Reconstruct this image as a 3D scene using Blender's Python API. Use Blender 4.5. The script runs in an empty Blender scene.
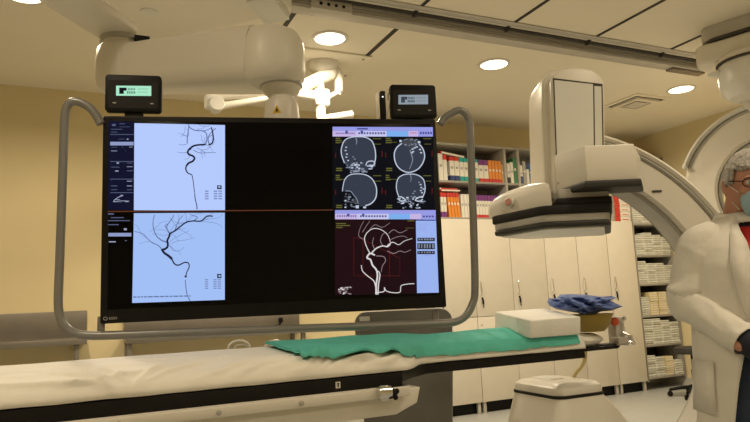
import bpy, bmesh, math, random
from mathutils import Vector, Matrix, noise
random.seed(7)
PI = math.pi
SC = bpy.context.scene
COL = SC.collection

# ------------------------------------------------------------------ camera, world, lights, exposure
F_PX, HC = 637.0, 1.22
_X = Vector((1386, -27, -637)).normalized()
_Y = Vector((-295, -104, -637)); _Y = (_Y - _X * _Y.dot(_X)).normalized()
_Z = _X.cross(_Y)
CAM_R = Matrix((_X, _Y, _Z))
cam_data = bpy.data.cameras.new('camera')
cam_data.sensor_width = 36.0
cam_data.lens = 36.0 * F_PX / 750.0
cam_data.clip_start = 0.05
cam = bpy.data.objects.new('camera', cam_data)
COL.objects.link(cam)
cam.matrix_world = Matrix.Translation((0, 0, HC)) @ CAM_R.to_4x4()
SC.camera = cam
SC.view_settings.view_transform = 'Standard'
SC.view_settings.look = 'None'
SC.view_settings.gamma = 1.0
SC.view_settings.use_curve_mapping = False
SC.view_settings.exposure = 0.0
SC.cycles.use_denoising = True
SC.cycles.max_bounces = 8
SC.cycles.diffuse_bounces = 5
SC.cycles.sample_clamp_indirect = 4.0
world = bpy.data.worlds.new('world'); SC.world = world
world.use_nodes = True
world.node_tree.nodes['Background'].inputs[0].default_value = (0.9, 0.75, 0.5, 1)
world.node_tree.nodes['Background'].inputs[1].default_value = 0.02
LAMP_COLOR = (1.0, 0.83, 0.59)
LAMP_POWER = 40.0
LAMP_POWER_FRONT = 17.0
CEIL = 3.28
LAMPS_SEEN = [(-0.365, 4.41), (1.741, 4.433), (3.334, 4.496), (5.686, 4.479)]
LAMPS_ADDED = [(-0.7, 1.55), (2.3, 0.75), (4.6, 1.6), (-1.2, -1.3), (1.2, -1.6), (3.9, -1.4)]  # unseen downlights added to light the front half of the room

C0 = Vector((0, 0, HC))
def ray(x, y): return CAM_R @ Vector((x - 375, 211 - y, -F_PX)) / F_PX
def at_d(x, y, d): return C0 + ray(x, y) * d
def at_ax(x, y, ax, v):
    r = ray(x, y); return C0 + r * ((v - C0[ax]) / r[ax])
def at_y(x, y, v): return at_ax(x, y, 1, v)
def at_z(x, y, v): return at_ax(x, y, 2, v)
def at_plane(x, y, p, n):
    r = ray(x, y); return C0 + r * ((p - C0).dot(n) / r.dot(n))

# ------------------------------------------------------------------ materials
MATS = {}
def mat(name, col, rough=0.5, metal=0.0, var=0.04, scale=8.0, bump=0.0, bscale=40.0, emit=None, estr=1.0, spec=0.5):
    if name in MATS: return MATS[name]
    m = bpy.data.materials.new(name); m.use_nodes = True
    nt = m.node_tree; b = nt.nodes['Principled BSDF']
    b.inputs['Roughness'].default_value = rough
    b.inputs['Metallic'].default_value = metal
    b.inputs['Specular IOR Level'].default_value = spec
    tc = nt.nodes.new('ShaderNodeTexCoord')
    n = nt.nodes.new('ShaderNodeTexNoise'); n.inputs['Scale'].default_value = scale; n.inputs['Detail'].default_value = 4
    nt.links.new(tc.outputs['Object'], n.inputs['Vector'])
    r = nt.nodes.new('ShaderNodeValToRGB')
    c = Vector(col[:3])
    r.color_ramp.elements[0].position = 0.3; r.color_ramp.elements[1].position = 0.7
    r.color_ramp.elements[0].color = (*[max(0, v * (1 - var)) for v in c], 1)
    r.color_ramp.elements[1].color = (*[min(1, v * (1 + var)) for v in c], 1)
    nt.links.new(n.outputs['Fac'], r.inputs['Fac'])
    nt.links.new(r.outputs['Color'], b.inputs['Base Color'])
    if bump > 0:
        n2 = nt.nodes.new('ShaderNodeTexNoise'); n2.inputs['Scale'].default_value = bscale; n2.inputs['Detail'].default_value = 3
        nt.links.new(tc.outputs['Object'], n2.inputs['Vector'])
        bp = nt.nodes.new('ShaderNodeBump'); bp.inputs['Strength'].default_value = bump; bp.inputs['Distance'].default_value = 0.02
        nt.links.new(n2.outputs['Fac'], bp.inputs['Height']); nt.links.new(bp.outputs['Normal'], b.inputs['Normal'])
    if emit:
        b.inputs['Emission Color'].default_value = (*emit, 1); b.inputs['Emission Strength'].default_value = estr
    MATS[name] = m
    return m
def glow(name, col, s=1.0):
    return mat('screen_' + name, (0.003, 0.003, 0.004), 0.5, emit=col, estr=s, spec=0.05)

M_WALL = mat('wall_paint', (0.72, 0.62, 0.38), 0.85, var=0.02, scale=2, bump=0.05, bscale=120)
M_CEIL = mat('ceiling_paint', (0.86, 0.81, 0.69), 0.85, var=0.015, scale=1.5)
M_FLOOR = mat('vinyl_floor', (0.40, 0.415, 0.41), 0.35, var=0.06, scale=14)
M_BASE = mat('baseboard', (0.55, 0.53, 0.47), 0.5)
M_JOINT = mat('dark_joint', (0.03, 0.027, 0.022), 0.7)
M_CAB = mat('cabinet_laminate', (0.66, 0.62, 0.54), 0.55, var=0.02)
M_CABIN = mat('cabinet_inside', (0.42, 0.40, 0.36), 0.7)
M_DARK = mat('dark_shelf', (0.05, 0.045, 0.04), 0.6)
M_STEEL = mat('stainless_steel', (0.25, 0.23, 0.205), 0.4, metal=0.7, var=0.08, scale=5)
M_CHROME = mat('chrome', (0.75, 0.74, 0.72), 0.18, metal=1.0, var=0.01)
M_ALU = mat('rail_aluminium', (0.36, 0.345, 0.32), 0.5, metal=0.3)
M_ALUL = mat('rail_aluminium_light', (0.52, 0.50, 0.46), 0.5, metal=0.2)
M_WHITE = mat('equipment_enamel', (0.76, 0.73, 0.66), 0.38, var=0.015, scale=3)
M_WHITE2 = mat('equipment_panel', (0.72, 0.72, 0.68), 0.35, var=0.015, scale=3)
M_ENDGREY = mat('equipment_grey', (0.44, 0.43, 0.40), 0.45)
M_BUMP = mat('black_rubber', (0.014, 0.0135, 0.013), 0.6, spec=0.25)
M_BUMPG = mat('charcoal_rubber', (0.036, 0.035, 0.033), 0.55, spec=0.3)
M_BLACK = mat('black_plastic', (0.006, 0.006, 0.006), 0.5, spec=0.2)
M_BEZEL = mat('monitor_bezel', (0.006, 0.0055, 0.005), 0.5, spec=0.2)
M_SCREEN = mat('screen_glass', (0.002, 0.002, 0.003), 0.15, spec=0.12)
M_TUBE = mat('grey_tube', (0.23, 0.23, 0.225), 0.32, metal=0.25)
M_SHIELD = mat('grey_shield', (0.17, 0.165, 0.155), 0.5)
M_SHEET = mat('white_sheet', (0.86, 0.84, 0.78), 0.9, var=0.03, scale=6, bump=0.5, bscale=7)
M_GREEN = mat('green_drape', (0.10, 0.50, 0.43), 0.85, var=0.10, scale=5, bump=0.45, bscale=12)
M_FOAM = mat('white_foam', (0.88, 0.88, 0.85), 0.85, bump=0.1, bscale=80)
M_BLUE = mat('blue_wrap', (0.14, 0.21, 0.52), 0.7, var=0.2, scale=18)
M_BOWL = mat('olive_plastic', (0.30, 0.21, 0.035), 0.4)
M_CARBON = mat('carbon_board', (0.006, 0.0055, 0.005), 0.5, spec=0.25)
M_ORANGE = mat('orange_knob', (0.55, 0.09, 0.02), 0.4)
M_YELLOW = mat('warning_yellow', (0.78, 0.50, 0.03), 0.5)
M_HOSE = mat('pale_yellow_hose', (0.72, 0.60, 0.30), 0.45)
M_SKIN = mat('skin', (0.50, 0.25, 0.17), 0.5, var=0.08, scale=20)
M_HAIR = mat('grey_hair', (0.44, 0.42, 0.39), 0.7, var=0.4, scale=60, bump=0.5, bscale=90)
M_COAT = mat('lab_coat', (0.78, 0.76, 0.70), 0.85, var=0.03, scale=6, bump=0.4, bscale=11)
M_RED = mat('red_knit', (0.50, 0.018, 0.022), 0.8, var=0.1)
M_NAVY = mat('navy_knit', (0.014, 0.017, 0.035), 0.8, var=0.15)
M_JEANS = mat('blue_denim', (0.030, 0.048, 0.095), 0.85, var=0.25, scale=25)
M_MASK = mat('blue_mask', (0.34, 0.52, 0.62), 0.8, var=0.05)
M_SHOE = mat('dark_shoe', (0.03, 0.025, 0.02), 0.5)
M_PINK = mat('pink_button', (0.62, 0.30, 0.26), 0.35)

# ------------------------------------------------------------------ mesh builder
WM = {}
class MB:
    def __init__(s): s.v = []; s.f = []; s.m = []
    def add(s, vs, fs, mi=0, M=None):
        o = len(s.v)
        s.v += [(M @ Vector(v)) if M is not None else Vector(v) for v in vs]
        s.f += [[i + o for i in f] for f in fs]; s.m += [mi] * len(fs)
        return s
    def from_bm(s, bm, mi=0, M=None):
        bm.verts.ensure_lookup_table()
        bm.verts.index_update()
        s.add([v.co.copy() for v in bm.verts], [[v.index for v in f.verts] for f in bm.faces], mi, M); bm.free(); return s
    def box(s, c, d, bev=0.0, M=None, mi=0, seg=2):
        bm = bmesh.new(); bmesh.ops.create_cube(bm, size=1)
        for v in bm.verts: v.co = Vector((v.co.x * d[0], v.co.y * d[1], v.co.z * d[2])) + Vector(c)
        if bev > 0: bmesh.ops.bevel(bm, geom=bm.edges[:] , offset=min(bev, 0.49 * min(d)), segments=seg, affect='EDGES', profile=0.5)
        return s.from_bm(bm, mi, M)
    def hexa(s, bot, top, bev=0.0, mi=0, seg=2):
        bm = bmesh.new(); vs = [bm.verts.new(p) for p in list(bot) + list(top)]
        for f in ((3, 2, 1, 0), (4, 5, 6, 7), (0, 1, 5, 4), (1, 2, 6, 5), (2, 3, 7, 6), (3, 0, 4, 7)): bm.faces.new([vs[i] for i in f])
        bmesh.ops.recalc_face_normals(bm, faces=bm.faces[:])
        if bev > 0: bmesh.ops.bevel(bm, geom=bm.edges[:], offset=bev, segments=seg, affect='EDGES', profile=0.5)
        return s.from_bm(bm, mi)
    def prism(s, poly, h0, h1, M=None, mi=0, bev=0.0, seg=2):
        """polygon (list of 2D) extruded along local z from h0 to h1"""
        bm = bmesh.new(); n = len(poly)
        a = [bm.verts.new((p[0], p[1], h0)) for p in poly]; b = [bm.verts.new((p[0], p[1], h1)) for p in poly]
        bm.faces.new(a[::-1]); bm.faces.new(b)
        for i in range(n): bm.faces.new((a[i], a[(i + 1) % n], b[(i + 1) % n], b[i]))
        bmesh.ops.recalc_face_normals(bm, faces=bm.faces[:])
        if bev > 0:
            es = [e for e in bm.edges if abs(e.verts[0].co.z - e.verts[1].co.z) < 1e-6]
            bmesh.ops.bevel(bm, geom=es, offset=bev, segments=seg, affect='EDGES', profile=0.5)
        return s.from_bm(bm, mi, M)
    def tube(s, pts, r, n=10, M=None, mi=0, cap=True, smooth=0):
        pts = [Vector(p) for p in pts]
        if smooth: pts = catmull(pts, smooth)
        N = len(pts); R = r if isinstance(r, (list, tuple)) else [r] * N
        if len(R) != N: R = [R[0] + (R[-1] - R[0]) * i / (N - 1) for i in range(N)]
        vs = []; fs = []; up = None
        for i, p in enumerate(pts):
            t = (pts[min(i + 1, N - 1)] - pts[max(i - 1, 0)]).normalized()
            if up is None:
                up = Vector((0, 0, 1)) if abs(t.z) < 0.9 else Vector((1, 0, 0))
            a = up - t * up.dot(t)
            if a.length < 1e-6: a = t.orthogonal()
            a.normalize(); up = a; b = t.cross(a)
            for k in range(n):
                q = 2 * PI * k / n; vs.append(p + (a * math.cos(q) + b * math.sin(q)) * R[i])
        for i in range(N - 1):
            for k in range(n): fs.append([i * n + k, i * n + (k + 1) % n, (i + 1) * n + (k + 1) % n, (i + 1) * n + k])
        if cap: fs.append(list(range(n))[::-1]); fs.append([(N - 1) * n + k for k in range(n)])
        return s.add(vs, fs, mi, M)
    def lathe(s, prof, n=24, M=None, mi=0, c=(0, 0, 0), cap=True):
        """prof list of (r, z), around z"""
        vs = []; fs = []; c = Vector(c)
        for (r, z) in prof:
            for k in range(n):
                q = 2 * PI * k / n; vs.append(c + Vector((r * math.cos(q), r * math.sin(q), z)))
        L = len(prof)
        for i in range(L - 1):
            for k in range(n): fs.append([i * n + k, i * n + (k + 1) % n, (i + 1) * n + (k + 1) % n, (i + 1) * n + k])
        if cap: fs.append(list(range(n))[::-1]); fs.append([(L - 1) * n + k for k in range(n)])
        return s.add(vs, fs, mi, M)
    def loft(s, rings, M=None, mi=0, cap=True, close=True):
        n = len(rings[0]); vs = [Vector(p) for r in rings for p in r]; fs = []
        for i in range(len(rings) - 1):
            for k in range(n if close else n - 1):
                fs.append([i * n + k, i * n + (k + 1) % n, (i + 1) * n + (k + 1) % n, (i + 1) * n + k])
        if cap and close: fs.append(list(range(n))[::-1]); fs.append([(len(rings) - 1) * n + k for k in range(n)])
        return s.add(vs, fs, mi, M)
    def ball(s, c, r, M=None, mi=0, n=16):
        bm = bmesh.new(); bmesh.ops.create_uvsphere(bm, u_segments=n, v_segments=max(6, n * 2 // 3), radius=1)
        r = r if isinstance(r, (tuple, list)) else (r, r, r)
        for v in bm.verts: v.co = Vector((v.co.x * r[0], v.co.y * r[1], v.co.z * r[2])) + Vector(c)
        return s.from_bm(bm, mi, M)
    def build(s, name, mats, parent=None, space='local', angle=35, solid=0.0, recalc=True):
        me = bpy.data.meshes.new(name)
        vs = s.v
        loc = Vector((0, 0, 0))
        if parent is not None:
            if space == 'world':
                inv = WM[parent].inverted(); vs = [inv @ v for v in vs]
        else:
            xs = [v.x for v in vs]; ys = [v.y for v in vs]; zs = [v.z for v in vs]
            loc = Vector(((min(xs) + max(xs)) / 2, (min(ys) + max(ys)) / 2, min(zs)))
            vs = [v - loc for v in vs]
        me.from_pydata([tuple(v) for v in vs], [], s.f)
        if recalc:
            bm = bmesh.new(); bm.from_mesh(me); bmesh.ops.recalc_face_normals(bm, faces=bm.faces[:]); bm.to_mesh(me); bm.free()
        if not isinstance(mats, (list, tuple)): mats = [mats]
        for m in mats: me.materials.append(m)
        me.polygons.foreach_set('material_index', s.m)
        me.polygons.foreach_set('use_smooth', [True] * len(me.polygons))
        me.set_sharp_from_angle(angle=math.radians(angle))
        me.update()
        o = bpy.data.objects.new(name, me); COL.objects.link(o); o.location = loc
        if parent is not None: o.parent = parent; WM[o] = WM[parent]
        else: WM[o] = Matrix.Translation(loc)
        if solid:
            md = o.modifiers.new('thickness', 'SOLIDIFY'); md.thickness = solid; md.offset = -1
        return o
def catmull(P, k):
    out = []
    for i in range(len(P) - 1):
        a = P[max(i - 1, 0)]; b = P[i]; c = P[i + 1]; d = P[min(i + 2, len(P) - 1)]
        for j in range(k):
            t = j / k
            out.append(0.5 * ((2 * b) + (c - a) * t + (2 * a - 5 * b + 4 * c - d) * t * t + (3 * b - a - 3 * c + d) * t ** 3))
    out.append(P[-1]); return out
def tag(o, label=None, cat=None, group=None, kind=None):
    if label: o['label'] = label
    if cat: o['category'] = cat
    if group: o['group'] = group
    if kind: o['kind'] = kind
    return o
def thing(name, label, cat, loc=(0, 0, 0), rz=0.0, group=None):
    o = bpy.data.objects.new(name, None); COL.objects.link(o)
    o.location = loc; o.rotation_euler = (0, 0, rz); o.empty_display_size = 0.1
    WM[o] = Matrix.Translation(loc) @ Matrix.Rotation(rz, 4, 'Z')
    return tag(o, label, cat, group)
def copy_tree(o, loc=None, label=None):
    c = o.copy(); COL.objects.link(c)
    if loc is not None: c.location = loc
    if label: c['label'] = label
    for ch in o.children:
        d = ch.copy(); COL.objects.link(d); d.parent = c
        for g in ch.children:
            e = g.copy(); COL.objects.link(e); e.parent = d
    return c
def rrect(w, h, r, n=6, cx=0, cy=0):
    out = []
    for (sx, sy, a0) in ((1, 1, 0), (-1, 1, 90), (-1, -1, 180), (1, -1, 270)):
        for k in range(n + 1):
            a = math.radians(a0 + 90 * k / n)
            out.append((cx + sx * (w / 2 - r) + r * math.cos(a), cy + sy * (h / 2 - r) + r * math.sin(a)))
    return out
XZ = Matrix(((1, 0, 0, 0), (0, 0, -1, 0), (0, 1, 0, 0), (0, 0, 0, 1)))   # local (x,y,h) -> (x, -h, y): polygon upright, h towards -y

# ------------------------------------------------------------------ setting
XL, XR, YF, YB = -3.2, 6.96, -3.2, 6.30
def struct(mb, name, m): return tag(mb.build(name, m), kind='structure')
struct(MB().box(((XL + XR) / 2, (YF + YB) / 2, -0.05), (XR - XL + .2, YB - YF + .2, 0.1)), 'floor', M_FLOOR)
struct(MB().box(((XL + XR) / 2, (YF + YB) / 2, CEIL + 0.05), (XR - XL + .2, YB - YF + .2, 0.1)), 'ceiling', M_CEIL)
struct(MB().box(((XL + XR) / 2, YB + 0.05, CEIL / 2), (XR - XL + .2, 0.1, CEIL)), 'wall_back', M_WALL)
struct(MB().box((XR + 0.05, (YF + YB) / 2, CEIL / 2), (0.1, YB - YF, CEIL)), 'wall_right', M_WALL)
struct(MB().box((XL - 0.05, (YF + YB) / 2, CEIL / 2), (0.1, YB - YF, CEIL)), 'wall_left', M_WALL)
struct(MB().box(((XL + XR) / 2, YF - 0.05, CEIL / 2), (XR - XL + .2, 0.1, CEIL)), 'wall_front', M_WALL)
struct(MB().box(((XL + XR) / 2, YB - 0.008, 0.05), (XR - XL, 0.016, 0.1)), 'baseboard_back', M_BASE)
struct(MB().box((XR - 0.008, (YF + YB) / 2, 0.05), (0.016, YB - YF, 0.1)), 'baseboard_right', M_BASE)
# dark open joints between the ceiling panels
for i, (x, y0, y1) in enumerate([(1.345, 3.96, 4.66), (2.162, 3.96, 4.66), (2.162, -2.5, 3.84), (2.972, -2.5, 3.84), (3.787, -2.5, 3.84), (4.634, -2.5, 3.84), (5.45, -2.5, 3.84)]):
    struct(MB().box((x, (y0 + y1) / 2, CEIL - 0.003), (0.034 if i < 2 else 0.024, y1 - y0, 0.008)), 'trim_%d' % (i + 1), M_JOINT)
# lower flat ceiling panel around the lamp boom, with screws at its corner
o = MB().box((1.50, 4.925, CEIL - 0.008), (1.42, 0.53, 0.016), 0.004).build('ceiling_panel', M_CEIL)
tag(o, kind='structure')
for p in ((2.15, 4.72), (2.15, 5.13), (0.85, 5.13)): MB().lathe([(0.0125, 0), (0.0125, -0.006), (0.006, -0.009)], 10, c=(p[0], p[1], CEIL - 0.016)).build('screw', M_ALU, o, 'world')

# ------------------------------------------------------------------ ceiling downlights
def downlight(i, x, y, label):
    t = thing('ceiling_downlight', label, 'ceiling light', (x, y, CEIL), 0, 'ceiling downlights')
    MB().lathe([(0.118, -0.001), (0.145, -0.001), (0.145, -0.008), (0.135, -0.012), (0.118, -0.010), (0.118, -0.001)], 32, cap=False).build('trim_ring', M_WHITE, t)
    MB().lathe([(0.119, -0.002), (0.119, -0.006), (0.06, -0.009), (0.01, -0.010)], 32).build('diffuser', mat('lamp_diffuser', (0.9, 0.88, 0.8), 0.4, emit=(1.0, 0.86, 0.62), estr=7.0), t)
    ld = bpy.data.lights.new('downlight_lamp', 'AREA'); ld.shape = 'DISK'; ld.size = 0.22; ld.energy = LAMP_POWER if i < 9 else LAMP_POWER_FRONT; ld.color = LAMP_COLOR; ld.spread = math.radians(160)
    lo = bpy.data.objects.new('downlight_lamp', ld); COL.objects.link(lo); lo.parent = t; lo.location = (0, 0, -0.02)
for i, (x, y) in enumerate(LAMPS_SEEN):
    downlight(i, x, y, ['round lit downlight at the top left corner, cut by the picture edge',
                        'round lit downlight above the white lamp boom and left of the small black screen',
                        'round lit downlight on the plain ceiling left of the tall detector column',
                        'round lit downlight between the air vent and the ceiling carriage'][i])
for i, (x, y) in enumerate(LAMPS_ADDED):
    downlight(9, x, y, 'unseen round downlight added in the front half of the ceiling')

# ------------------------------------------------------------------ air vent
t = thing('ceiling_vent', 'square white air vent with a pyramid diffuser in the ceiling', 'vent', (5.58, 4.99, CEIL))
mb = MB()
for a, b, z in ((0.27, 0.215, -0.012), (0.175, 0.12, -0.03)):
    for (cx, cy, dx, dy) in ((0, (a + b) / 2, 2 * a, a - b), (0, -(a + b) / 2, 2 * a, a - b), ((a + b) / 2, 0, a - b, 2 * b), (-(a + b) / 2, 0, a - b, 2 * b)):
        mb.box((cx, cy, z / 2), (dx, dy, -z))
mb.build('frame', M_CEIL, t)
MB().box((0, 0, -0.002), (0.43, 0.43, 0.004)).build('dark_opening', M_JOINT, t)
MB().loft([[(-.1, -.1, -.03), (.1, -.1, -.03), (.1, .1, -.03), (-.1, .1, -.03)], [(-.02, -.02, -.006), (.02, -.02, -.006), (.02, .02, -.006), (-.02, .02, -.006)]]).build('diffuser_cone', M_WHITE, t)

# ------------------------------------------------------------------ ceiling rail with groove
t = thing('ceiling_rail', 'long grey grooved rail fixed under the ceiling across the room', 'rail', (2.9, 3.88, CEIL))
def railx(mb, y0, y1, z0, z1, x0=0.55, x1=5.26): mb.box(((x0 + x1) / 2, (y0 + y1) / 2, (z0 + z1) / 2), (x1 - x0, y1 - y0, z1 - z0), .003)
mb = MB(); railx(mb, 3.70, 3.765, 3.270, 3.279); mb.build('front_strip', M_ALUL, t, 'world')
mb = MB(); railx(mb, 3.845, 3.955, 3.20, 3.279); mb.build('rail_profile', M_ALUL, t, 'world')
mb = MB(); railx(mb, 3.828, 3.846, 3.245, 3.279); railx(mb, 3.834, 3.846, 3.212, 3.226); mb.build('rail_channel', M_ALU, t, 'world')  # darker grey: shade of the rail's front side put into the colour
mb = MB(); railx(mb, 3.80, 3.83, 3.266, 3.279); mb.build('inner_track', M_DARK, t, 'world')
for x in (2.162, 2.972, 3.787, 4.634): MB().box((x, 3.815, 3.262), (0.022, 0.05, 0.03), 0.003).build('joint_bracket', M_DARK, t, 'world')
e_ = at_z(333, 9, 3.2); MB().box((e_.x, 3.835, 3.235), (0.30, 0.03, 0.075), 0.004).build('end_stop_block', M_ALUL, t, 'world')
for k in range(4): MB().lathe([(0.012, 0), (0.012, 0.003)], 10, M=Matrix.Translation((e_.x - .08 + k * 0.055, 3.8195, 3.235)) @ Matrix.Rotation(PI / 2, 4, 'X')).build('bolt_hole', M_BLACK, t, 'world')
MB().box((5.05, 3.91, 3.192), (0.42, 0.08, 0.018), 0.003).build('rail_end_cover', mat('rail_brown', (0.20, 0.165, 0.125), 0.5), t, 'world')

# ------------------------------------------------------------------ ceiling carriage box top left, with the monitor suspension
dA = Vector((-0.58, -0.81, 0)).normalized(); dB = Vector((0.70, -0.72, 0)).normalized()
cA = Vector((0.379, 4.079, 2.9))
mb = MB()
base = [cA, cA + dB * 1.02, cA + dB * 1.02 + dA * 1.35, cA + dA * 1.35]
mb.hexa(base, [p + Vector((0, 0, 0.19)) for p in base], 0.02)
t = thing('ceiling_carriage', 'large off-white box carriage hanging under the ceiling above the monitor', 'ceiling carriage', (0.3, 3.2, CEIL))
mb.build('housing', M_WHITE, t, 'world')
mb = MB()
pA = base[1] + Vector((-.02, .0, 0)); q = [pA, pA + dA * .30, pA + dA * .30 - dB * .16, pA - dB * .16]
mb.hexa([p - Vector((0, 0, 0.05)) for p in q], q, 0.008); mb.build('end_cover', M_WHITE2, t, 'world')
mb = MB(); pp = at_z(149, 12, 2.9); mb.lathe([(0.05, 0), (0.05, -0.004), (0.042, -0.006)], 20, c=pp); mb.build('round_cap', M_WHITE2, t, 'world')
mb = MB(); ce = (base[0] + base[2]) / 2; mb.box((ce.x, ce.y, 3.185), (0.5, 0.5, 0.19)); mb.build('ceiling_mount', M_WHITE, t, 'world')

t = thing('monitor_suspension', 'heavy off-white two-armed ceiling suspension carrying the big monitor', 'suspension arm', (0.17, 3.24, 2.55))
d1 = Vector((0.58, 0.81, 0)).normalized(); n1 = Vector((0.81, -0.58, 0)).normalized()
P0 = Vector((0.165, 3.235, 0))
rings = []
for s_ in (-1.7, -1.2, -0.7, -0.3, -0.02):
    c = P0 + d1 * s_ + n1 * -0.012
    rings.append([c + n1 * x + Vector((0, 0, z)) for (x, z) in rrect(0.215, 0.07, 0.03, 4, 0, 2.595)])
mb = MB().loft(rings)
mb.lathe([(0.12, 2.56), (0.14, 2.60), (0.14, 3.279)], 28, c=P0 + d1 * -1.65)
mb.build('upper_arm', M_WHITE, t, 'world')
mb = MB().lathe([(0.100, 2.538), (0.105, 2.541), (0.105, 2.56), (0.10, 2.565)], 28, c=P0); mb.build('pivot_ring', M_ENDGREY, t, 'world')
mb = MB().box((P0.x + .085, P0.y - .085, 2.535), (0.07, 0.06, 0.03), 0.004); mb.build('pivot_stop', M_BLACK, t, 'world')
# lower arm: from the pivot on the left to the rounded end over the monitor
LA = Vector((0.165, 3.235, 2.41)); LB = Vector((0.760, 2.66, 2.315))
ax = (LB - LA); axn = ax.normalized(); sd = axn.cross(Vector((0, 0, 1))).normalized(); upv = sd.cross(axn)
mb = MB()
mb.lathe([(0.03, 0.135), (0.085, 0.125), (0.115, 0.09), (0.122, 0.03), (0.122, -0.05), (0.11, -0.10), (0.08, -0.13), (0.03, -0.142)], 28, c=LA)
mb.lathe([(0.085, 0.10), (0.095, 0.14)], 24, c=LA)
rings = []
for (s_, w, h) in ((-.02, .17, .23), (.1, .19, .24), (.3, .21, .25), (.5, .235, .26), (.65, .26, .268), (.78, .28, .268)):
    c = LA + axn * s_
    rings.append([c + sd * x + upv * z for (x, z) in rrect(w, h, 0.07, 5)])
mb.loft(rings)
mb.lathe([(0.02, 0.136), (0.08, 0.132), (0.122, 0.112), (0.145, 0.07), (0.15, 0.0), (0.15, -0.06), (0.142, -0.10), (0.12, -0.122), (0.10, -0.125)], 32, c=LB)
mb.build('lower_arm', M_WHITE, t, 'world')
NC = Vector((0.800, 2.655, 0))
mb = MB().lathe([(0.09, 2.185), (0.096, 2.19), (0.096, 2.205), (0.09, 2.21)], 28, c=NC); mb.build('swivel_ring', M_ENDGREY, t, 'world')
mb = MB().lathe([(0.09, 2.22), (0.088, 2.185), (0.078, 2.16), (0.056, 2.140), (0.056, 2.132), (0.066, 2.124), (0.074, 2.10), (0.079, 2.04), (0.079, 1.90)], 28, c=NC)
mb.build('swivel_shaft', M_WHITE, t, 'world')
MONL = Vector((0.067, 2.640, 0)); MONR = Vector((1.387, 2.320, 0))
MU = (MONR - MONL).normalized(); MN = Vector((-MU.y, MU.x, 0)); MRZ = math.atan2(MU.y, MU.x)   # MN points away from the camera
MC = (MONL + MONR) / 2
# warning triangle on the shaft
hit = at_d(273.5, 107.5, 2.60); dirn = (Vector((0, 0, hit.z)) - Vector((NC.x, NC.y, hit.z))); dirn.z = 0; dirn.normalize()
cen = Vector((NC.x, NC.y, 2.028)); side = dirn.cross(Vector((0, 0, 1)))
def on_shaft(a, z): # angle offset around the shaft
    q = Matrix.Rotation(a, 3, 'Z') @ dirn; return Vector((NC.x, NC.y, 0)) + q * 0.081 + Vector((0, 0, z))
mb = MB().add([on_shaft(-.52, 2.045), on_shaft(-.02, 2.045), on_shaft(-.27, 2.082)], [(0, 1, 2)]); mb.build('warning_sticker', M_YELLOW, t, 'world')
mb = MB().add([on_shaft(-.35, 2.052), on_shaft(-.19, 2.052), on_shaft(-.27, 2.070)], [(0, 1, 2)])
for i in range(3): mb.v[i] += dirn * 0.0012
mb.build('warning_mark', M_BLACK, t, 'world')
c = Vector((NC.x, NC.y, 1.80)); 
mb = MB().box((0, 0, 0), (0.34, 0.05, 0.30), 0.01, M=Matrix.Translation(MC + MN * 0.175 + MU * 0.03 + Vector((0, 0, 1.66))) @ Matrix.Rotation(MRZ, 4, 'Z'))
mb.box((NC.x, NC.y + .01, 1.78), (0.13, 0.10, 0.26), 0.01)
mb.build('monitor_bracket', M_WHITE, t, 'world')

# ------------------------------------------------------------------ large monitor
mon = thing('large_monitor', 'very large black wall of images monitor with grey tube guard hanging behind the table', 'monitor', (MC.x, MC.y, 1.17), MRZ)
MZ0 = 1.17
MP = MONL.copy(); 
MINV = WM[mon].inverted()
def mp(px, py, off=0.0):
    """photo pixel on the monitor's front face -> monitor local (x, -off, z)"""
    p = MINV @ at_plane(px, py, MONL, MN); return Vector((p.x, -off, p.z))
TL, TR, BR, BL = mp(104, 114), mp(437, 121), mp(445, 309), mp(99, 322)
W0, W1 = (TL.x + BL.x) / 2, (TR.x + BR.x) / 2
Z0, Z1 = (BL.z + BR.z) / 2, (TL.z + TR.z) / 2
cx, cz = (W0 + W1) / 2, (Z0 + Z1) / 2; mw, mh = W1 - W0, Z1 - Z0
MB().prism(rrect(mw, mh, 0.008, 3, cx, cz), -0.075, 0.0, M=XZ, bev=0.003).build('housing', M_BEZEL, mon)
S0, S1 = mp(109, 120), mp(439, 303)
sx0, sx1, sz1, sz0 = W0 + 0.026, W1 - 0.026, Z1 - 0.022, Z0 + 0.052
scr = MB().box(((sx0 + sx1) / 2, -0.0005, (sz0 + sz1) / 2), (sx1 - sx0, 0.003, sz1 - sz0)).build('screen', M_SCREEN, mon)
MB().box((cx, 0.11, cz), (mw * 0.72, 0.07, mh * 0.72), 0.02).build('rear_cover', M_ENDGREY, mon)
# grey tube guard
gp = [(102, 124), (97, 115), (90, 107), (80, 102), (73, 102), (68, 107), (66, 117), (65, 140), (63, 200), (61, 260), (59.5, 300), (61, 315), (66, 326), (76, 333), (92, 335.5), (120, 335), (200, 332), (300, 328.5), (400, 325), (440, 323.5), (456, 321.5), (466, 315), (472, 304), (474.5, 290), (473.5, 240), (471.5, 180), (469.5, 130), (467.5, 118), (463, 112), (457, 110.5), (450, 114), (444, 118), (440, 124)]
MB().tube([mp(x - (1.2 if x < 110 else -.4 if x > 435 else 0), y, 0.0) for x, y in gp], 0.0165, 12, smooth=4).build('tube_guard', M_TUBE, mon)
for px_, py_, qx, qy in ((99, 317, 99, 334), (438, 310, 438, 324)):
    MB().tube([mp(px_, py_, -0.04), mp(qx, qy, -0.03)], 0.014, 8).build('guard_bracket', M_TUBE, mon)

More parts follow.
